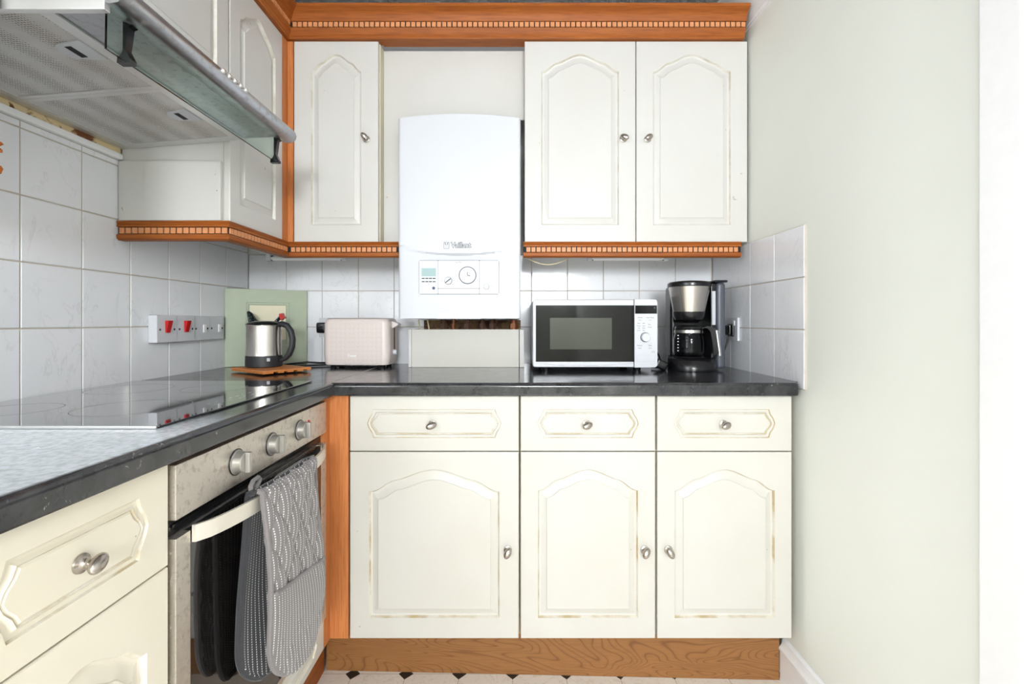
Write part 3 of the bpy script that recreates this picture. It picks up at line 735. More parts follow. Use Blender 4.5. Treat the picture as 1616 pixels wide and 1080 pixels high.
# ================================================================ cooker hood
hd = thing('cooker_hood', 'stainless steel cooker hood with a tilted glass visor on the left wall', 'cooker hood', (-.9, 1.05, H+.44))
ya, yb = .7535, 1.3485
def uz(x): return .493+(x+1.12)*(.027/.345)
poly = [(-1.121, uz(-1.121)+.004), (-.772, uz(-.772)+.004), (-.772, .626), (-1.121, .626)]
MB().loft([[(x, y, H+z) for x, z in poly] for y in (ya, yb)]).build('hood_body', M['steel_hood'], hd)
# underside frame and filters
def under(x0, x1, y0, y1, lo, t): # slab following the slope
    return [[(x0, y0, H+uz(x0)+lo), (x1, y0, H+uz(x1)+lo), (x1, y1, H+uz(x1)+lo), (x0, y1, H+uz(x0)+lo)], [(x0, y0, H+uz(x0)+lo+t), (x1, y0, H+uz(x1)+lo+t), (x1, y1, H+uz(x1)+lo+t), (x0, y1, H+uz(x0)+lo+t)]]
m = MB()
for q in ((-1.118, -1.100, ya, yb), (-.785, -.772, ya, yb), (-1.10, -.785, ya, ya+.014), (-1.10, -.785, yb-.016, yb)): m.loft(under(*q, -.003, .007))
m.build('filter_surround', M['alu'], hd)
for (f0, f1) in ((ya+.014, 1.0505), (1.0515, yb-.016)):
    f = MB().loft(under(-1.0995, -.7855, f0, f1, -.0005, .004)).build('grease_filter', M['filter'], hd)
    m = MB()
    for q in ((-1.0995, -1.090, f0, f1), (-.795, -.7855, f0, f1), (-1.09, -.795, f0, f0+.012), (-1.09, -.795, f1-.012, f1)): m.loft(under(*q, -.0025, .003))
    m.build('filter_frame', M['alu'], f)
    yc = (f0+f1)/2-.01
    m = MB(); xc0, xc1 = -.852, -.800
    pl = [(xc0, yc-.022), (xc0-.012, yc), (xc0, yc+.022), (xc1, yc+.032), (xc1, yc-.032)]
    m.loft([[(x, y, H+uz(x)-.0035) for x, y in pl], [(x, y, H+uz(x)-.0002) for x, y in pl]]).build('filter_latch', M['light_grey'], f)
    MB().loft(under(-.838, -.826, yc-.018, yc+.018, -.0040, .001)).build('latch_slot', M['dark'], f)
# telescopic front
MB().loft([[(-.770, y, H+.5215), (-.650, y, H+.5270), (-.650, y, H+.544), (-.770, y, H+.544)] for y in (ya+.012, yb)]).build('slide_out_tray', M['steel_hood'], hd)
bp = [(-.680, .5195), (-.662, .512), (-.645, .507), (-.632, .509), (-.623, .516), (-.620, .526), (-.622, .536), (-.630, .5445), (-.645, .549), (-.665, .551), (-.680, .551)]
br = MB().loft([[(x, y, H+z) for x, z in bp] for y in (ya, yb)]).build('front_bar', M['steel_hood'], hd, 50)
for k in range(5):
    yy = 1.01+k*.021
    MB().cyl((-.6250, yy, H+.533), (-.6172, yy, H+.5365), .0062, .0052, 14).build('push_button', M['alu'], br)
MB().box(-.92, -.652, ya-.001, ya+.011, H+.497, H+.5205, .002).build('end_rail', M['alu'], hd)
MB().loft([[(x0, y, H+z) for x0, z in ((-.6775, .519), (-.6735, .519), (-.6745, .452), (-.6785, .452))] for y in (ya+.03, yb-.02)]).build('glass_visor', M['visor'], hd)
for yy in (.822, 1.335):
    pl = [(-.672, .522), (-.655, .520), (-.653, .512), (-.662, .508), (-.667, .47), (-.658, .452), (-.659, .446), (-.682, .446), (-.681, .455), (-.672, .468)]
    MB().loft([[(x-.003, y, H+z) for x, z in pl] for y in (yy-.007, yy+.007)]).build('visor_bracket', M['black'], hd)
# ================================================================ boiler
BY = 1.655; bs = 746/BY
bo = thing('boiler', 'white wall-hung gas boiler with a control panel and dials', 'boiler', ((725-811)/bs, 1.8, H+.009))
def B(px, py): return ((px-811)/bs, (507-py)/bs)
bx0, bx1 = B(628, 0)[0], B(821.5, 0)[0]; zt = B(0, 187)[1]; zb = B(0, 503)[1]; xc = (bx0+bx1)/2; hw = (bx1-bx0)/2
m = MB(); NU, NV = 60, 150; g = {}
def topz(u): return zt+.016*(1-u*u)
def bdep(x, z, u):
    zc = B(0, 401)[1]+.022*u*u
    d = 0
    if abs(u) < .93:
        k = (1-(u/.93)**2)**1.1
        q = (zc-z)
        if q > 0: d = .010*k*min(1, q/.004)*max(0, 1-q/.075)**1.4
    # seam above the name
    zs = B(0, 377.5)[1]-.004*u*u
    if abs(z-zs) < .0012: d += .0012
    # side rounding
    e = (1-abs(u))*hw
    if e < .010: d += .010*(1-math.sqrt(max(0, 1-(1-e/.010)**2)))
    if e < .055 and z < zc+.01 and x < xc: d += .004*(1-e/.055)
    return d
us_ = [-1, -.995, -.985, -.97, -.95]+[-.92+1.84*i/(NU-10) for i in range(NU-9)]+[.95, .97, .985, .995, 1]
for j in range(NV+1):
    for i, u in enumerate(us_):
        z = zb+(topz(u)-zb)*j/NV; x = xc+hw*u; g[j, i] = m.V((x, BY+bdep(x, z, u), H+z))
nn = len(us_)-1
for j in range(NV):
    for i in range(nn): m.face([g[j, i], g[j, i+1], g[j+1, i+1], g[j+1, i]])
# sides/back
def back(v): return m.bm.verts.new((v.co.x, 1.985, v.co.z))
edge_loop = [g[0, i] for i in range(nn+1)]+[g[j, nn] for j in range(1, NV+1)]+[g[NV, i] for i in range(nn-1, -1, -1)]+[g[j, 0] for j in range(NV-1, 0, -1)]
bl = [back(v) for v in edge_loop]
for i in range(len(bl)): k = (i+1) % len(bl); m.face([edge_loop[i], edge_loop[k], bl[k], bl[i]])
m.face(bl)
m.build('casing', M['boiler'], bo, 30)
FBo = FB(0, BY, H)
def rrect(x0, x1, z0, z1, r, n=5):
    p = []
    for cx, cz, a0 in ((x1-r, z0+r, -90), (x1-r, z1-r, 0), (x0+r, z1-r, 90), (x0+r, z0+r, 180)):
        for i in range(n+1): a = R(a0+90*i/n); p.append((cx+r*math.cos(a), cz+r*math.sin(a)))
    return p
def plate(frame, poly, w0, w1, nm, mat, parent):
    return MB(frame).loft([[(x, z, w0) for x, z in poly], [(x, z, w1) for x, z in poly]]).build(nm, mat, parent)
(px0, pz0), (px1, pz1) = B(661, 464.8), B(787.5, 411)
cpn = plate(FBo, rrect(px0, px1, pz0, pz1, .006), -.008, .0016, 'control_panel', M['grey_line'], bo)
e = .0014
xa, xb_ = B(691.3, 0)[0], B(756.8, 0)[0]; zl = B(0, 455.6)[1]
def pane(x0, x1, z0, z1, nm='fascia'): return plate(FBo, rrect(x0, x1, z0, z1, .0025), .0016, .0026, nm, M['white_plastic'], cpn)
pane(px0+e, xa-e*.4, pz0+e, pz1-e); pane(xa+e*.4, xb_-e*.4, zl+e*.4, pz1-e); pane(xa+e*.4, xb_-e*.4, pz0+e, zl-e*.4); pane(xb_+e*.4, px1-e, pz0+e, pz1-e)
(a0, c0), (a1, c1) = B(665.5, 436.5), B(688, 423.5)
plate(FBo, rrect(a0, a1, c0, c1, .0006), .0026, .0030, 'display_screen', M['lcd'], cpn)
for row, py in enumerate((439.6, 444.8)):
    for k in range(4):
        xq, zq = B(665.8+k*5.7, py); plate(FBo, rrect(xq, xq+.0105, zq-.0018, zq+.0016, .0006), .0026, .0034, 'button', M['black_matt'], cpn)
xq, zq = B(684.6, 455); MB(FBo).lathe([(.0052, .0026), (.0052, .004), (.003, .005)], (xq, zq, 0), 20).build('reset_button', M['blue'], cpn)
def dial(px, py, r, rimmat, nm='dial'):
    xq, zq = B(px, py)
    d = MB(FBo).lathe([(r, .0026), (r, .0034), (r*.93, .0034)], (xq, zq, 0), 40).build(nm, rimmat, cpn)
    MB(FBo).lathe([(r*.92, .0026), (r*.90, .006), (r*.85, .0068)], (xq, zq, 0), 40).build('dial_face', M['white_plastic'], d)
    return d, xq, zq
d, xq, zq = dial(707.6, 443.4, .0135, M['grey_line'])
MB(FBo @ Matrix.Translation((xq, zq, 0)) @ Matrix.Rotation(R(38), 4, 'Z')).box(-.012, .012, -.0016, .0016, .0068, .0105, .0008).build('pointer', M['grey_line'], d)
d, xq, zq = dial(738, 434.8, .031, M['grey_line'], 'clock_dial')
for k in range(24):
    a = 2*math.pi*k/24
    MB(FBo @ Matrix.Translation((xq, zq, 0)) @ Matrix.Rotation(a, 4, 'Z')).box(.0242, .0272, -.0005, .0005, .0068, .0072).build('tick_mark', M['light_grey'], d)
MB(FBo @ Matrix.Translation((xq, zq, 0)) @ Matrix.Rotation(R(95), 4, 'Z')).box(0, .011, -.0009, .0009, .0068, .0078).build('clock_hand', M['grey_plastic'], d)
MB(FBo @ Matrix.Translation((xq, zq, 0)) @ Matrix.Rotation(R(-18), 4, 'Z')).box(0, .010, -.0012, .0012, .0068, .0080).build('clock_hand', M['grey_plastic'], d)
dial(767.6, 452.6, .0105, M['grey_line'])
for px, py in ((697.5, 443.5), (716, 443), (715, 449), (776.5, 451.5), (677, 449)):
    xq, zq = B(px, py); MB(FBo).box(xq-.001, xq+.001, zq-.001, zq+.001, .0026, .0028).build('marking', M['grey_line'], cpn)
xq, zq = B(724, 414.2); text('ecoTEC', .0065, FB(xq, BY-.0026, H+zq), M['grey_line'], cpn, ext=.0001)
# name and emblem
xq, zq = B(727.5, 387.3)
text('Vaillant', .0262, FB(xq, BY-.0002, H+zq), M['grey_line'], bo, 'name_outline', .0005, .0015, sx=.90)
text('Vaillant', .0262, FB(xq, BY-.0012, H+zq), M['white_plastic'], bo, 'name_lettering', .0004, -.0001, sx=.90)
ex, ez = B(704.6, 387.3)
em = plate(FBo, rrect(ex-.0095, ex+.0095, ez-.0115, ez+.0115, .002), -.0005, .0006, 'emblem', M['grey_line'], bo)
m = MB(FBo)
m.loft([[(ex+x, ez+z, q) for x, z in rrect(-.0082, .0082, -.0102, .0102, .001)] for q in (.0006, .0010)]); m.build('emblem_field', M['white_plastic'], em)
m = MB(FBo); m.loft([[(ex+x, ez+z, q) for x, z in [(.006*math.cos(a), -.002+.0065*math.sin(a)) for a in [2*math.pi*i/20 for i in range(20)]]] for q in (.0010, .0013)]); m.build('emblem_mark', M['light_grey'], em)
m = MB(FBo)
for s_ in (-1, 1): m.loft([[(ex+x, ez+z, q) for x, z in ((s_*.0012, .002), (s_*.0045, .0095), (s_*.0065, .009), (s_*.0045, .002))] for q in (.0013, .0016)])
m.build('emblem_mark', M['grey_line'], em)
# bottom clip
(q0, r0), (q1, r1) = B(689, 503.5), B(760, 492.5)
plate(FBo, rrect(q0, q1, r0, r1, .002), -.008, .0006, 'bottom_flap', M['light_grey'], bo)
a_, b_ = B(700.5, 0)[0], B(749.5, 0)[0]
for s0, s1 in ((q0+.0012, a_-.0005), (a_+.0005, b_-.0005), (b_+.0005, q1-.0016)): plate(FBo, rrect(s0, s1, r0+.001, r1-.0012, .001), .0006, .0014, 'flap_section', M['white_plastic'], bo)
m = MB(FBo)
for px, w_ in ((716, .008), (722, .010), (729, .012), (734, .006)):
    xq, zq = B(px, 496.5); m.box(xq-w_/2, xq+w_/2, zq-.0012, zq+.0012, .0014, .0016)
m.build('flap_marking', M['light_grey'], bo)
# pipes under boiler
for px, rr, mt in ((700, .011, 'brown_pipe'), (716, .006, 'copper'), (738, .012, 'brown_pipe'), (761, .009, 'brown_pipe'), (777, .011, 'brown_pipe'), (811, .013, 'copper')):
    x, _ = at(px, 0, 1.88); MB().cyl((x, 1.88, H-.17), (x, 1.88, H+.006), rr, rr, 16).cyl((x, 1.88, H-.028), (x, 1.88, H-.010), rr*1.5, rr*1.5, 6).build('pipe', M[mt], bo)
for px in (663, 677): 
    x, _ = at(px, 0, 1.86); MB().tube([(x-.006, 1.86, H+.006), (x, 1.86, H-.03), (x+.006, 1.86, H-.09)], .0028, 8).build('wire', M['cream_cable'], bo)
m = MB().box(-.376, .028, 1.976, 1.9905, H-.165, H+.004)
tag(m.build('plaster_board', M['plaster']), 'stained brown board behind the pipes under the boiler', 'board')
bxg = thing('pipe_boxing', 'low cream boxing on the worktop hiding the boiler pipes', 'boxing', (-.18, 1.9, H+ZT))
MB().box(-.3955, .0195, 1.827, 1.839, H+ZT+.0005, H-.032, .001).build('front_board', M['cream'], bxg)
MB().box(-.4075, -.396, 1.826, 1.990, H+ZT+.0005, H-.032, .002).build('side_board', M['cream_up'], bxg)
MB().box(.0215, .0395, 1.823, 1.990, H+ZT+.0005, H-.032, .002).build('side_board', M['cream_up'], bxg)
# ================================================================ switches and sockets
XW = -1.1228
def left_plate(yc, w, label, rocker, thick=.022, z=-.0245, hh=.086):
    r = thing('wall_switch', label, 'switch', (XW, yc, H+z-hh/2), group='row of switches on the tiled left wall')
    F = FL(XW, yc, H+z)
    MB(F).box(-w/2, w/2, -hh/2, hh/2, 0, thick, .003).build('switch_plate', M['white_plastic'], r)
    for s_ in (-.36, .36): MB(F).cyl((s_*w, -.002, thick-.001), (s_*w, -.002, thick+.0006), .0038, .0036, 12).build('screw', M['black_matt'], r)
    if rocker == 'red':
        k = MB(F); k.loft([[(-.009, -.012, thick), (.009, -.012, thick), (.012, .026, thick), (-.010, .026, thick)], [(-.008, -.012, thick+.004), (.008, -.012, thick+.004), (.011, .026, thick+.011), (-.009, .026, thick+.011)]]); k.build('rocker', M['red'], r)
    else: MB(F).box(.006, .020, -.016, .012, thick, thick+.004, .001).build('rocker', M['white_gloss'], r)
    return r
left_plate(1.4935, .0862, 'white switch plate with a red rocker, nearest of the row', 'red', .028)
left_plate(1.5815, .0862, 'white switch plate with a red rocker, second in the row', 'red', .026)
left_plate(1.6695, .0862, 'white fused switch plate next to the second red rocker', 'w', .021)
left_plate(1.7575, .0862, 'white fused switch plate beside the green board', 'w', .019)
r = thing('wall_socket', 'white socket on the right tiled wall behind the coffee maker', 'socket', (.84, 1.80, H-.074))
F = FR(.8397, 1.80, H-.0305)
MB(F).box(-.043, .043, -.0435, .0435, 0, .009, .002).build('socket_plate', M['white_plastic'], r)
MB(F).box(.012, .024, .014, .032, .009, .012, .001).build('rocker', M['white_gloss'], r)
r = thing('plug', 'black plug and lead in the socket on the right wall', 'plug', (.81, 1.80, H-.04))
MB(F @ Matrix.Translation((0, -.004, .0095))).box(-.022, .022, -.024, .024, 0, .009, .006, 3).box(-.018, .018, -.02, .02, .009, .020, .006, 3).build('plug_body', M['black'], r)
MB().tube([(.815, 1.80, H-.055), (.812, 1.80, H-.08), (.80, 1.80, H-.115), (.792, 1.81, H-.15), (.792, 1.86, H-.172), (.788, 1.93, H-.1745)], .0035, 8).build('lead', M['rubber'], r)
r = thing('wall_socket', 'white socket on the far wall behind the toaster', 'socket', (-.80, 2.0, H-.07))
xq, zq = at(519, 518, 1.99); F = FB(xq, 1.9995, H+zq)
MB(F).box(-.043, .043, -.038, .043, 0, .007, .002).build('socket_plate', M['white_plastic'], r)
xq, zq = at(504.5, 517.5, 1.98)
r = thing('plug', 'black plug behind the left end of the toaster', 'plug', (xq, 1.98, H+zq-.02))
F = FB(xq+.006, 1.992, H+zq)
MB(F).box(-.020, .020, -.022, .022, 0, .016, .007, 3).box(-.016, .016, -.012, .018, .016, .026, .005, 2).build('plug_body', M['black'], r)
# cable on worktop from toaster to the left
pts = [(-.70, 1.90, H-.15), (-.74, 1.905, H-.168), (-.78, 1.905, H-.1685), (-.83, 1.90, H-.165), (-.88, 1.86, H-.168), (-.92, 1.83, H-.174)]
pl2 = [(-.72, 1.90, H-.174), (-.80, 1.86, H-.1745), (-.86, 1.83, H-.1745)]
tag(MB().tube(pts, .0036, 8).tube(pl2, .0036, 8).build('toaster_cable', M['rubber']), 'black cable between the toaster and the kettle', 'cable')
# ================================================================ green board
gb = thing('painted_board', 'sage green panelled board leaning across the corner behind the kettle', 'board', (-1.0, 1.9, H+ZT), world=True)
A = Vector((-1.117, 1.826)); Bp = Vector((-.868, 1.984)); d = (Bp-A).normalized(); W = (Bp-A).length; nrm = Vector((d.y, -d.x))
F = Matrix(((d.x, 0, nrm.x, A.x), (d.y, 0, nrm.y, A.y), (0, 1, 0, H+ZT+.0008), (0, 0, 0, 1)))
hB = .3055
def rr2(x0, x1, z0, z1, w): return [(x0, z0, w), (x1, z0, w), (x1, z1, w), (x0, z1, w)]
ix0, ix1, iz0, iz1 = .072, W-.068, .072, hB-.052
m = MB(F); m.loft([rr2(0, W, 0, hB, -.016), rr2(0, W, 0, hB, -.001), rr2(.001, W-.001, .001, hB-.001, 0), rr2(ix0, ix1, iz0, iz1, 0), rr2(ix0+.001, ix1-.001, iz0+.001, iz1-.001, -.003), rr2(ix0+.009, ix1-.009, iz0+.009, iz1-.009, -.004), rr2(ix0+.0105, ix1-.0105, iz0+.0105, iz1-.0105, -.007)])
m.build('board_frame', M['green'], gb)
m = MB(F); m.box(ix0+.012, ix1-.012, iz0+.03, iz1-.012, -.0069, -.004, .001).build('cream_panel', M['board_cream'], gb)
# ================================================================ trivet, kettle, hen
TZ = ZT+.0047
ta = Vector((.570, .8216)); tb_ = Vector((-.8216, .570))
tr = thing('trivet', 'notched wooden trivet under the kettle, on the hob corner', 'trivet', (-.856, 1.668, H+TZ+.0003), math.atan2(.8216, .570), world=False)
LA, LB_ = .172, .218
m = MB().box(-LA/2, LA/2, -LB_/2, LB_/2, .0045, .0112, .003)
m.build('board', M['orange'], tr)
m = MB()
xs_ = [-LA/2+.002, -.050, -.034, -.014, -.002, .020, .034, .056, .070, LA/2-.002]
for k in range(0, 10, 2): m.box(xs_[k], xs_[k+1], -LB_/2+.001, LB_/2-.001, 0, .0050, .001)
m.build('slats', M['orange'], tr)
KZ = TZ+.0123
kt = thing('kettle', 'small brushed steel kettle with black handle and base', 'kettle', (-.894, 1.692, H+KZ), R(0), world=False)
MB().lathe([(.056, 0), (.060, .002), (.0605, .012), (.0595, .040)]).build('base', M['black_matt'], kt)
MB().lathe([(.0585, .0402), (.0575, .06), (.0568, .14), (.0575, .147), (.056, .149)], seg=48).build('body', M['steel'], kt)
ld = MB().lathe([(.055, .1492), (.056, .153), (.050, .158), (.03, .162), (.001, .163)], seg=36).build('lid', M['black'], kt)
m = MB(); m.loft([[(-.046, -.016, .128), (-.060, 0, .134), (-.046, .016, .128)], [(-.044, -.022, .150), (-.070, 0, .153), (-.044, .022, .150)]]); m.build('spout', M['steel'], kt)
pts = [(.050, 0, .148), (.064, 0, .152), (.082, 0, .146), (.096, 0, .126), (.102, 0, .098), (.100, 0, .070), (.090, 0, .044), (.076, 0, .028), (.060, 0, .022)]
m = MB()
rings = []
for i, p in enumerate(pts):
    q = Vector(p); dd = (Vector(pts[min(i+1, 8)])-Vector(pts[max(i-1, 0)])).normalized(); sd = Vector((0, 1, 0)); up = dd.cross(sd)
    rings.append([q+sd*math.cos(t_)*.012+up*math.sin(t_)*(.0105 if i < 7 else .008) for t_ in [2*math.pi*k/14 for k in range(14)]])
m.loft(rings).build('handle', M['black_matt'], kt, 60)
MB().box(.036, .046, -.0512, -.047, .022, .033).build('rating_mark', M['light_grey'], kt)
hn = thing('hen_ornament', 'glossy black hen ornament with a red comb, seen over the kettle lid', 'ornament', (-.956, 1.81, H+ZT+.0115), R(5), world=False)
m = MB()
secs = [(-.062, .199, .003, .006), (-.056, .184, .007, .022), (-.046, .166, .014, .032), (-.032, .138, .026, .038), (-.01, .105, .035, .048), (.018, .112, .032, .044), (.034, .144, .022, .034), (.046, .164, .015, .022), (.058, .180, .011, .014), (.068, .184, .006, .007)]
rings = [[(x+.4*rz*math.sin(t_)*(1 if x > 0 else .2), ry*math.cos(t_), z+rz*math.sin(t_)) for t_ in [2*math.pi*k/18 for k in range(18)]] for x, z, ry, rz in secs]
m.loft(rings); m.lathe([(.034, 0), (.036, .004), (.024, .02), (.026, .075)], (0, 0, 0), 24)
hb_ = m.build('body', M['hen'], hn, 70)
MB().loft([[(.058, y_, .188), (.060, y_, .197), (.064, y_, .193), (.069, y_, .198), (.072, y_, .188), (.079, y_, .180), (.070, y_, .176), (.066, y_, .170)] for y_ in (-.0115, .0115)]).build('comb', M['red'], hn)
# ================================================================ toaster
ts = thing('toaster', 'blush coloured two-slice toaster with a textured side', 'toaster', (-.597, 1.855, H+ZT+.0005), R(-3), world=False)
t = NT('blush_embossed'); vv = t.co((1, 1, 1)); sp = t.t.nodes.new('ShaderNodeSeparateXYZ'); t.l(vv, sp.inputs[0])
gx = t.math('ABSOLUTE', t.math('SUBTRACT', t.math('FRACT', t.math('MULTIPLY', sp.outputs[0], 58)), .5)); gz = t.math('ABSOLUTE', t.math('SUBTRACT', t.math('FRACT', t.math('MULTIPLY', sp.outputs[2], 58)), .5))
t.color(lin((226, 213, 208))); t.rough(.38); t.bump(t.math('MAXIMUM', gx, gz), .35, .002)
TW, TD, TH = .252, .135, .190
def rr(hx, hy, r, z, n=6):
    p = []
    for cx, cy, a0 in ((hx-r, -hy+r, -90), (hx-r, hy-r, 0), (-hx+r, hy-r, 90), (-hx+r, -hy+r, 180)):
        for i in range(n+1): a = R(a0+90*i/n); p.append((cx+r*math.cos(a), cy+r*math.sin(a), z))
    return p
m = MB(); hx, hy = TW/2, TD/2
m.loft([rr(hx-.004, hy-.004, .022, .012), rr(hx, hy, .026, .022), rr(hx+.003, hy, .026, .05), rr(hx+.003, hy, .026, .10), rr(hx+.001, hy-.001, .026, TH-.018), rr(hx-.003, hy-.005, .026, TH-.006), rr(hx-.010, hy-.012, .022, TH)])
tb = m.build('body', t.m, ts, 50)
MB().box(-hx+.03, -hx+.2, -.030, -.010, TH-.001, TH+.0005).box(-hx+.03, -hx+.2, .012, .032, TH-.001, TH+.0005).build('bread_slots', M['dark'], ts)
MB().box(-hx+.032, hx-.045, -hy+.010, hy-.012, .004, .014, .003).build('underside', M['black'], ts)
m = MB()
for sx_ in (-1, 1):
    for sy_ in (-1, 1): m.cyl((sx_*(hx-.03), sy_*(hy-.03), 0), (sx_*(hx-.03), sy_*(hy-.03), .013), .010, .012, 14)
m.build('feet', M['black'], ts)
MB().loft([[(-.001+hx, y_, TH-.012), (hx+.022, y_, TH-.020), (hx+.025, y_, TH-.026), (hx+.001, y_, TH-.040)] for y_ in (-.02, .02)]).build('lever', M['pink'], ts)
MB().box(hx+.0031, hx+.0045, -.006, .006, .06, TH-.03).build('lever_slot', M['brown_pipe'], ts)
MB().cyl((hx+.002, -.005, .058), (hx+.016, -.005, .058), .011, .010, 20).build('browning_dial', M['white_plastic'], ts)
text('Tower', .0125, Matrix.Translation((-.012, -hy-.0002, .047)) @ Matrix.Rotation(R(90), 4, 'X'), M['white_gloss'], ts, 'brand_lettering', .0004, .0002)
# ================================================================ microwave
MY = 1.668; ms_ = 746/MY
def Q(px, py): return ((px-811)/ms_, (507-py)/ms_)
mx0, mz0 = Q(840.5, 580.2); mx1, mz1 = Q(1037.5, 472.8)
mw = thing('microwave', 'white microwave oven with a black glass door on the worktop', 'microwave', ((mx0+mx1)/2, 1.82, H+ZT))
MB().box(mx0+.004, mx1-.004, MY+.022, 1.965, H+mz0+.003, H+mz1-.003, .004).build('casing', M['white_plastic'], mw)
FM = FB(0, MY+.022, H)
xs = Q(1001.2, 0)[0]
def poly_door():
    r = .011; p = []
    x0, x1, z0, z1 = mx0, xs-.0007, mz0, mz1
    p = [(x1, z0), (x1, z1)]
    for i in range(6): a = R(90+90*i/5); p.append((x0+r+r*math.cos(a), z1-r+r*math.sin(a)))
    for i in range(6): a = R(180+90*i/5); p.append((x0+r+r*math.cos(a), z0+r+r*math.sin(a)))
    return p
dp_ = poly_door(); cxm = (mx0+xs)/2; czm = (mz0+mz1)/2
sh = lambda poly, s_, w: [(cxm+(x-cxm)*(1-s_/.15), czm+(z-czm)*(1-s_/.12), w) for x, z in poly]
door = MB(FM).loft([[(x, z, 0) for x, z in dp_], [(x, z, .018) for x, z in dp_], sh(dp_, .002, .0215), sh(dp_, .004, .022)]).build('door', M['white_plastic'], mw)
(g0, h0), (g1, h1) = Q(845.5, 571.2), Q(1001, 482)
plate(FM, [(g0, h0), (g1-.0006, h0), (g1-.0006, h1), (g0, h1)], .021, .0226, 'door_glass', M['mw_glass'], door)
(a0, c0), (a1, c1) = Q(868, 551.5), Q(965.5, 502)
plate(FM, rrect(a0, a1, c0, c1, .002), .0226, .0228, 'viewing_window', M['mw_window'], door)
cv_ = [(g0+.002+(g1-g0-.004)*i/24, Q(0, 573.5)[1]-.0085*math.sin(math.pi*i/24)) for i in range(25)]
MB(FM).tube([(x, z, .0222) for x, z in cv_], .0006, 6).build('door_crease', M['light_grey'], door)
pp_ = [(mx1-r_+r_*math.cos(a), z) for r_, a, z in []]
r_ = .011; pn = [(xs+.0007, mz1), (xs+.0007, mz0)]
pn += [(mx1-r_+r_*math.cos(R(a)), mz0+r_+r_*math.sin(R(a))) for a in (-90, -70, -45, -20, 0)]
pn += [(mx1-r_+r_*math.cos(R(a)), mz1-r_+r_*math.sin(R(a))) for a in (0, 20, 45, 70, 90)]
panel = MB(FM).loft([[(x, z, 0) for x, z in pn], [(x, z, .0215) for x, z in pn]]).build('control_panel', M['white_plastic'], mw)
(a0, c0), (a1, c1) = Q(1002.4, 495.3), Q(1036.8, 482.2)
plate(FM, [(a0, c0), (a1, c0), (a1, c1), (a0, c1)], .0210, .0224, 'display', M['mw_glass'], panel)
xq, zq = Q(1018.3, 532.6)
MB(FM).lathe([(.0175, .0215), (.0175, .0222), (.0150, .0222)], (xq, zq, 0), 36).build('dial_ring', M['grey_line'], panel)
MB(FM).lathe([(.0155, .0215), (.0148, .034), (.0135, .0355)], (xq, zq, 0), 36).build('dial', M['white_plastic'], panel)
(a0, c0), (a1, c1) = Q(1005.3, 571), Q(1034.6, 561)
plate(FM, rrect(a0, a1, c0, c1, .002), .0215, .0219, 'open_button_outline', M['light_grey'], panel)
plate(FM, rrect(a0+.0008, a1-.0008, c0+.0008, c1-.0008, .002), .0219, .0228, 'open_button', M['white_plastic'], panel)
for px, py, s_, tx in ((1010.5, 501.5, .0062, 'Power'), (1026, 501.5, .0062, 'Auto Menu'), (1010.5, 505.5, .0046, 'Micro'), (1026, 505.5, .0046, 'Clock'),
                       (1008, 510.5, .0052, 'Meat'), (1016, 510.5, .0052, 'Fish'), (1008, 514.5, .0052, 'Potato'), (1016, 514.5, .0052, 'Soup'), (1008, 518, .0052, 'Veg'), (1016, 518, .0052, 'Pizza'), (1008, 521.8, .0052, 'Drink'), (1016, 521.8, .0052, 'Pop'),
                       (1025, 512.2, .0052, 'Stop'), (1025.5, 516.5, .0052, 'Cancel'), (1009.5, 545.5, .0060, 'Defrost'), (1026, 545.5, .0060, 'Start'), (1009.5, 549.5, .0046, 'Weight'), (1026, 549.5, .0046, 'Quick')):
    xq, zq = Q(px, py); text(tx, s_, FM @ Matrix.Translation((xq, zq, .0217)), M['black_matt'] if s_ > .005 else M['grey_line'], panel, 'lettering', .0001, 0)
xq, zq = Q(1031.5, 555.5); plate(FM, rrect(xq-.008, xq+.006, zq-.004, zq+.004, .001), .0215, .0217, 'energy_mark', M['light_grey'], panel)
xq, zq = Q(1033, 486); text('z', .006, FM @ Matrix.Translation((xq, zq, .0226)), M['light_grey'], panel, 'display_symbol', .0001)
for fx_ in (mx0+.05, mx1-.06):
    for fy_ in (MY+.05, 1.93): MB().cyl((fx_, fy_, H+ZT+.0005), (fx_, fy_, H+mz0+.004), .013, .016, 16).build('foot', M['black'], mw)
# plug and cable bundle between microwave and coffee maker
pts = [Vector(p) for p in ((.512, 1.80, H-.08), (.530, 1.79, H-.10), (.546, 1.78, H-.13), (.552, 1.77, H-.155), (.545, 1.76, H-.168), (.53, 1.75, H-.172), (.515, 1.77, H-.172))]
cb = thing('cable_bundle', 'black coiled cable and plug on the worktop right of the microwave', 'cable', (.55, 1.77, H+ZT))
MB().tube(pts, .0035, 8).build('cable', M['rubber'], cb)
MB().tube([(.51, 1.80, H-.12), (.522, 1.79, H-.135), (.540, 1.77, H-.16), (.548, 1.75, H-.1735)], .0045, 8).tube([(.512, 1.80, H-.14), (.53, 1.78, H-.15), (.545, 1.76, H-.172)], .004, 8).build('cable', M['rubber'], cb)
FP = Matrix.Translation((.533, 1.72, H-.160)) @ Matrix.Rotation(R(25), 4, 'Y')
MB(FP).box(-.022, .022, -.018, .018, -.014, .018, .008, 3).build('plug_body', M['black'], cb)
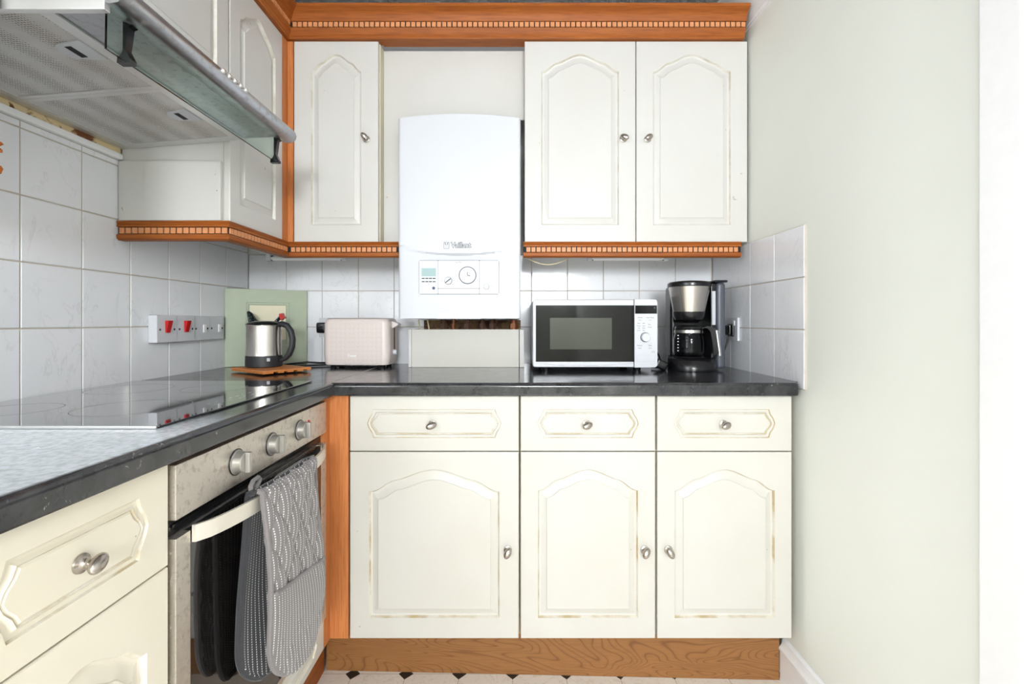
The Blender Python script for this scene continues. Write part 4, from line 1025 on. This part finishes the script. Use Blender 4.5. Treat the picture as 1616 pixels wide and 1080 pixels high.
# ================================================================ coffee maker
cm = thing('coffee_maker', 'black and steel filter coffee maker beside the right wall', 'coffee maker', (.655, 1.76, H+ZT))
CX, CY = .643, 1.735
m = MB(); c0 = (CX, CY, H+ZT)
m.loft([[(CX+.078*math.cos(t_)+.018*(math.cos(t_) > 0)*math.cos(t_), CY+.085*math.sin(t_)*s2+0, H+ZT+z) for t_ in [2*math.pi*k/40 for k in range(40)]] for s2, z in ((1, .001), (1.02, .012), (.97, .028), (.80, .043), (.60, .047))])
m.box(CX-.02, .762, 1.76, 1.86, H+ZT+.001, H+ZT+.044, .008, 3)
m.build('base', M['black'], cm, 60)
MB().lathe([(.05, .0475), (.051, .049), (.03, .0495)], (CX, CY, H+ZT), 36).build('hot_plate', M['black_matt'], cm)
m = MB(); m.box(.733, .7645, 1.705, 1.875, H+ZT+.006, H+ZT+.318, .012, 3)
m.build('tower', M['grey_plastic'], cm, 50)
MB().box(CX-.045, .7325, 1.80, 1.872, H+ZT+.04, H+ZT+.312, .012, 3).build('back_column', M['black'], cm, 50)
MB().box(.716, .7325, 1.715, 1.80, H+ZT+.045, H+ZT+.316, .003).build('side_column', M['black'], cm)
MB().box(.7185, .731, 1.7125, 1.7148, H+ZT+.165, H+ZT+.288, .001).build('water_gauge', M['light_grey'], cm)
MB().box(.722, .770, 1.70, 1.88, H+ZT+.3185, H+ZT+.327, .004).build('tower_lid', M['black'], cm)
MB().lathe([(.046, .196), (.052, .199), (.056, .213), (.0722, .303), (.074, .306)], (CX, CY, H+ZT), 56).build('filter_basket', M['steel'], cm)
MB().lathe([(.030, .172), (.036, .178), (.050, .184), (.0555, .197), (.0575, .2125), (.054, .214)], (CX, CY, H+ZT), 48).build('basket_collar', M['black'], cm)
MB().lathe([(.0755, .303), (.077, .307), (.076, .316), (.070, .321), (.05, .324), (.002, .325)], (CX, CY, H+ZT), 56).build('basket_lid', M['black'], cm)
jg = thing('coffee_jug', 'glass coffee jug with a black and steel handle, on the coffee maker hot plate', 'jug', (CX, CY, H+ZT+.0505), world=True)
JZ = H+ZT+.0505
MB().lathe([(.046, 0), (.0535, .004), (.057, .02), (.056, .06), (.050, .083), (.0485, .095), (.047, .095), (.0485, .083), (.0545, .06), (.0555, .02), (.051, .006), (.001, .004)], (CX, CY, JZ), 48).build('glass_bowl', M['jug_glass'], jg)
MB().lathe([(.0505, .084), (.0525, .086), (.0515, .096), (.0505, .096)], (CX, CY, JZ), 48).build('steel_band', M['steel'], jg)
MB().lathe([(.0495, .0965), (.0515, .100), (.048, .109), (.02, .113), (.001, .113)], (CX, CY, JZ), 40).build('jug_lid', M['black'], jg)
hd_ = Vector((.80, -.60)).normalized()
m = MB(); rings = []
for d_, z in ((.045, .098), (.058, .108), (.075, .106), (.086, .094), (.091, .065), (.096, .030), (.098, .012)):
    p = Vector((CX+hd_.x*d_, CY+hd_.y*d_, JZ+z)); s_ = Vector((-hd_.y, hd_.x, 0))*.0115; k = Vector((hd_.x*.008, hd_.y*.008, .003))
    rings.append([p-s_-k, p+s_-k, p+s_+k, p-s_+k])
m.loft(rings).build('handle', M['black'], jg)
m = MB(); rings = []
for d_, z in ((.0975, .096), (.1015, .065), (.1065, .030), (.1085, .006)):
    p = Vector((CX+hd_.x*d_, CY+hd_.y*d_, JZ+z)); s_ = Vector((-hd_.y, hd_.x, 0))*.0095; k = Vector((hd_.x*.0022, hd_.y*.0022, 0))
    rings.append([p-s_-k, p+s_-k, p+s_+k, p-s_+k])
m.loft(rings).build('handle_strip', M['alu'], jg)
for k in range(6):
    a = R(232); z = .02+k*.011
    MB().box(CX-.052, CX-.048, CY-.0285, CY-.0265, JZ+z, JZ+z+.003).build('level_mark', M['white_gloss'], jg)
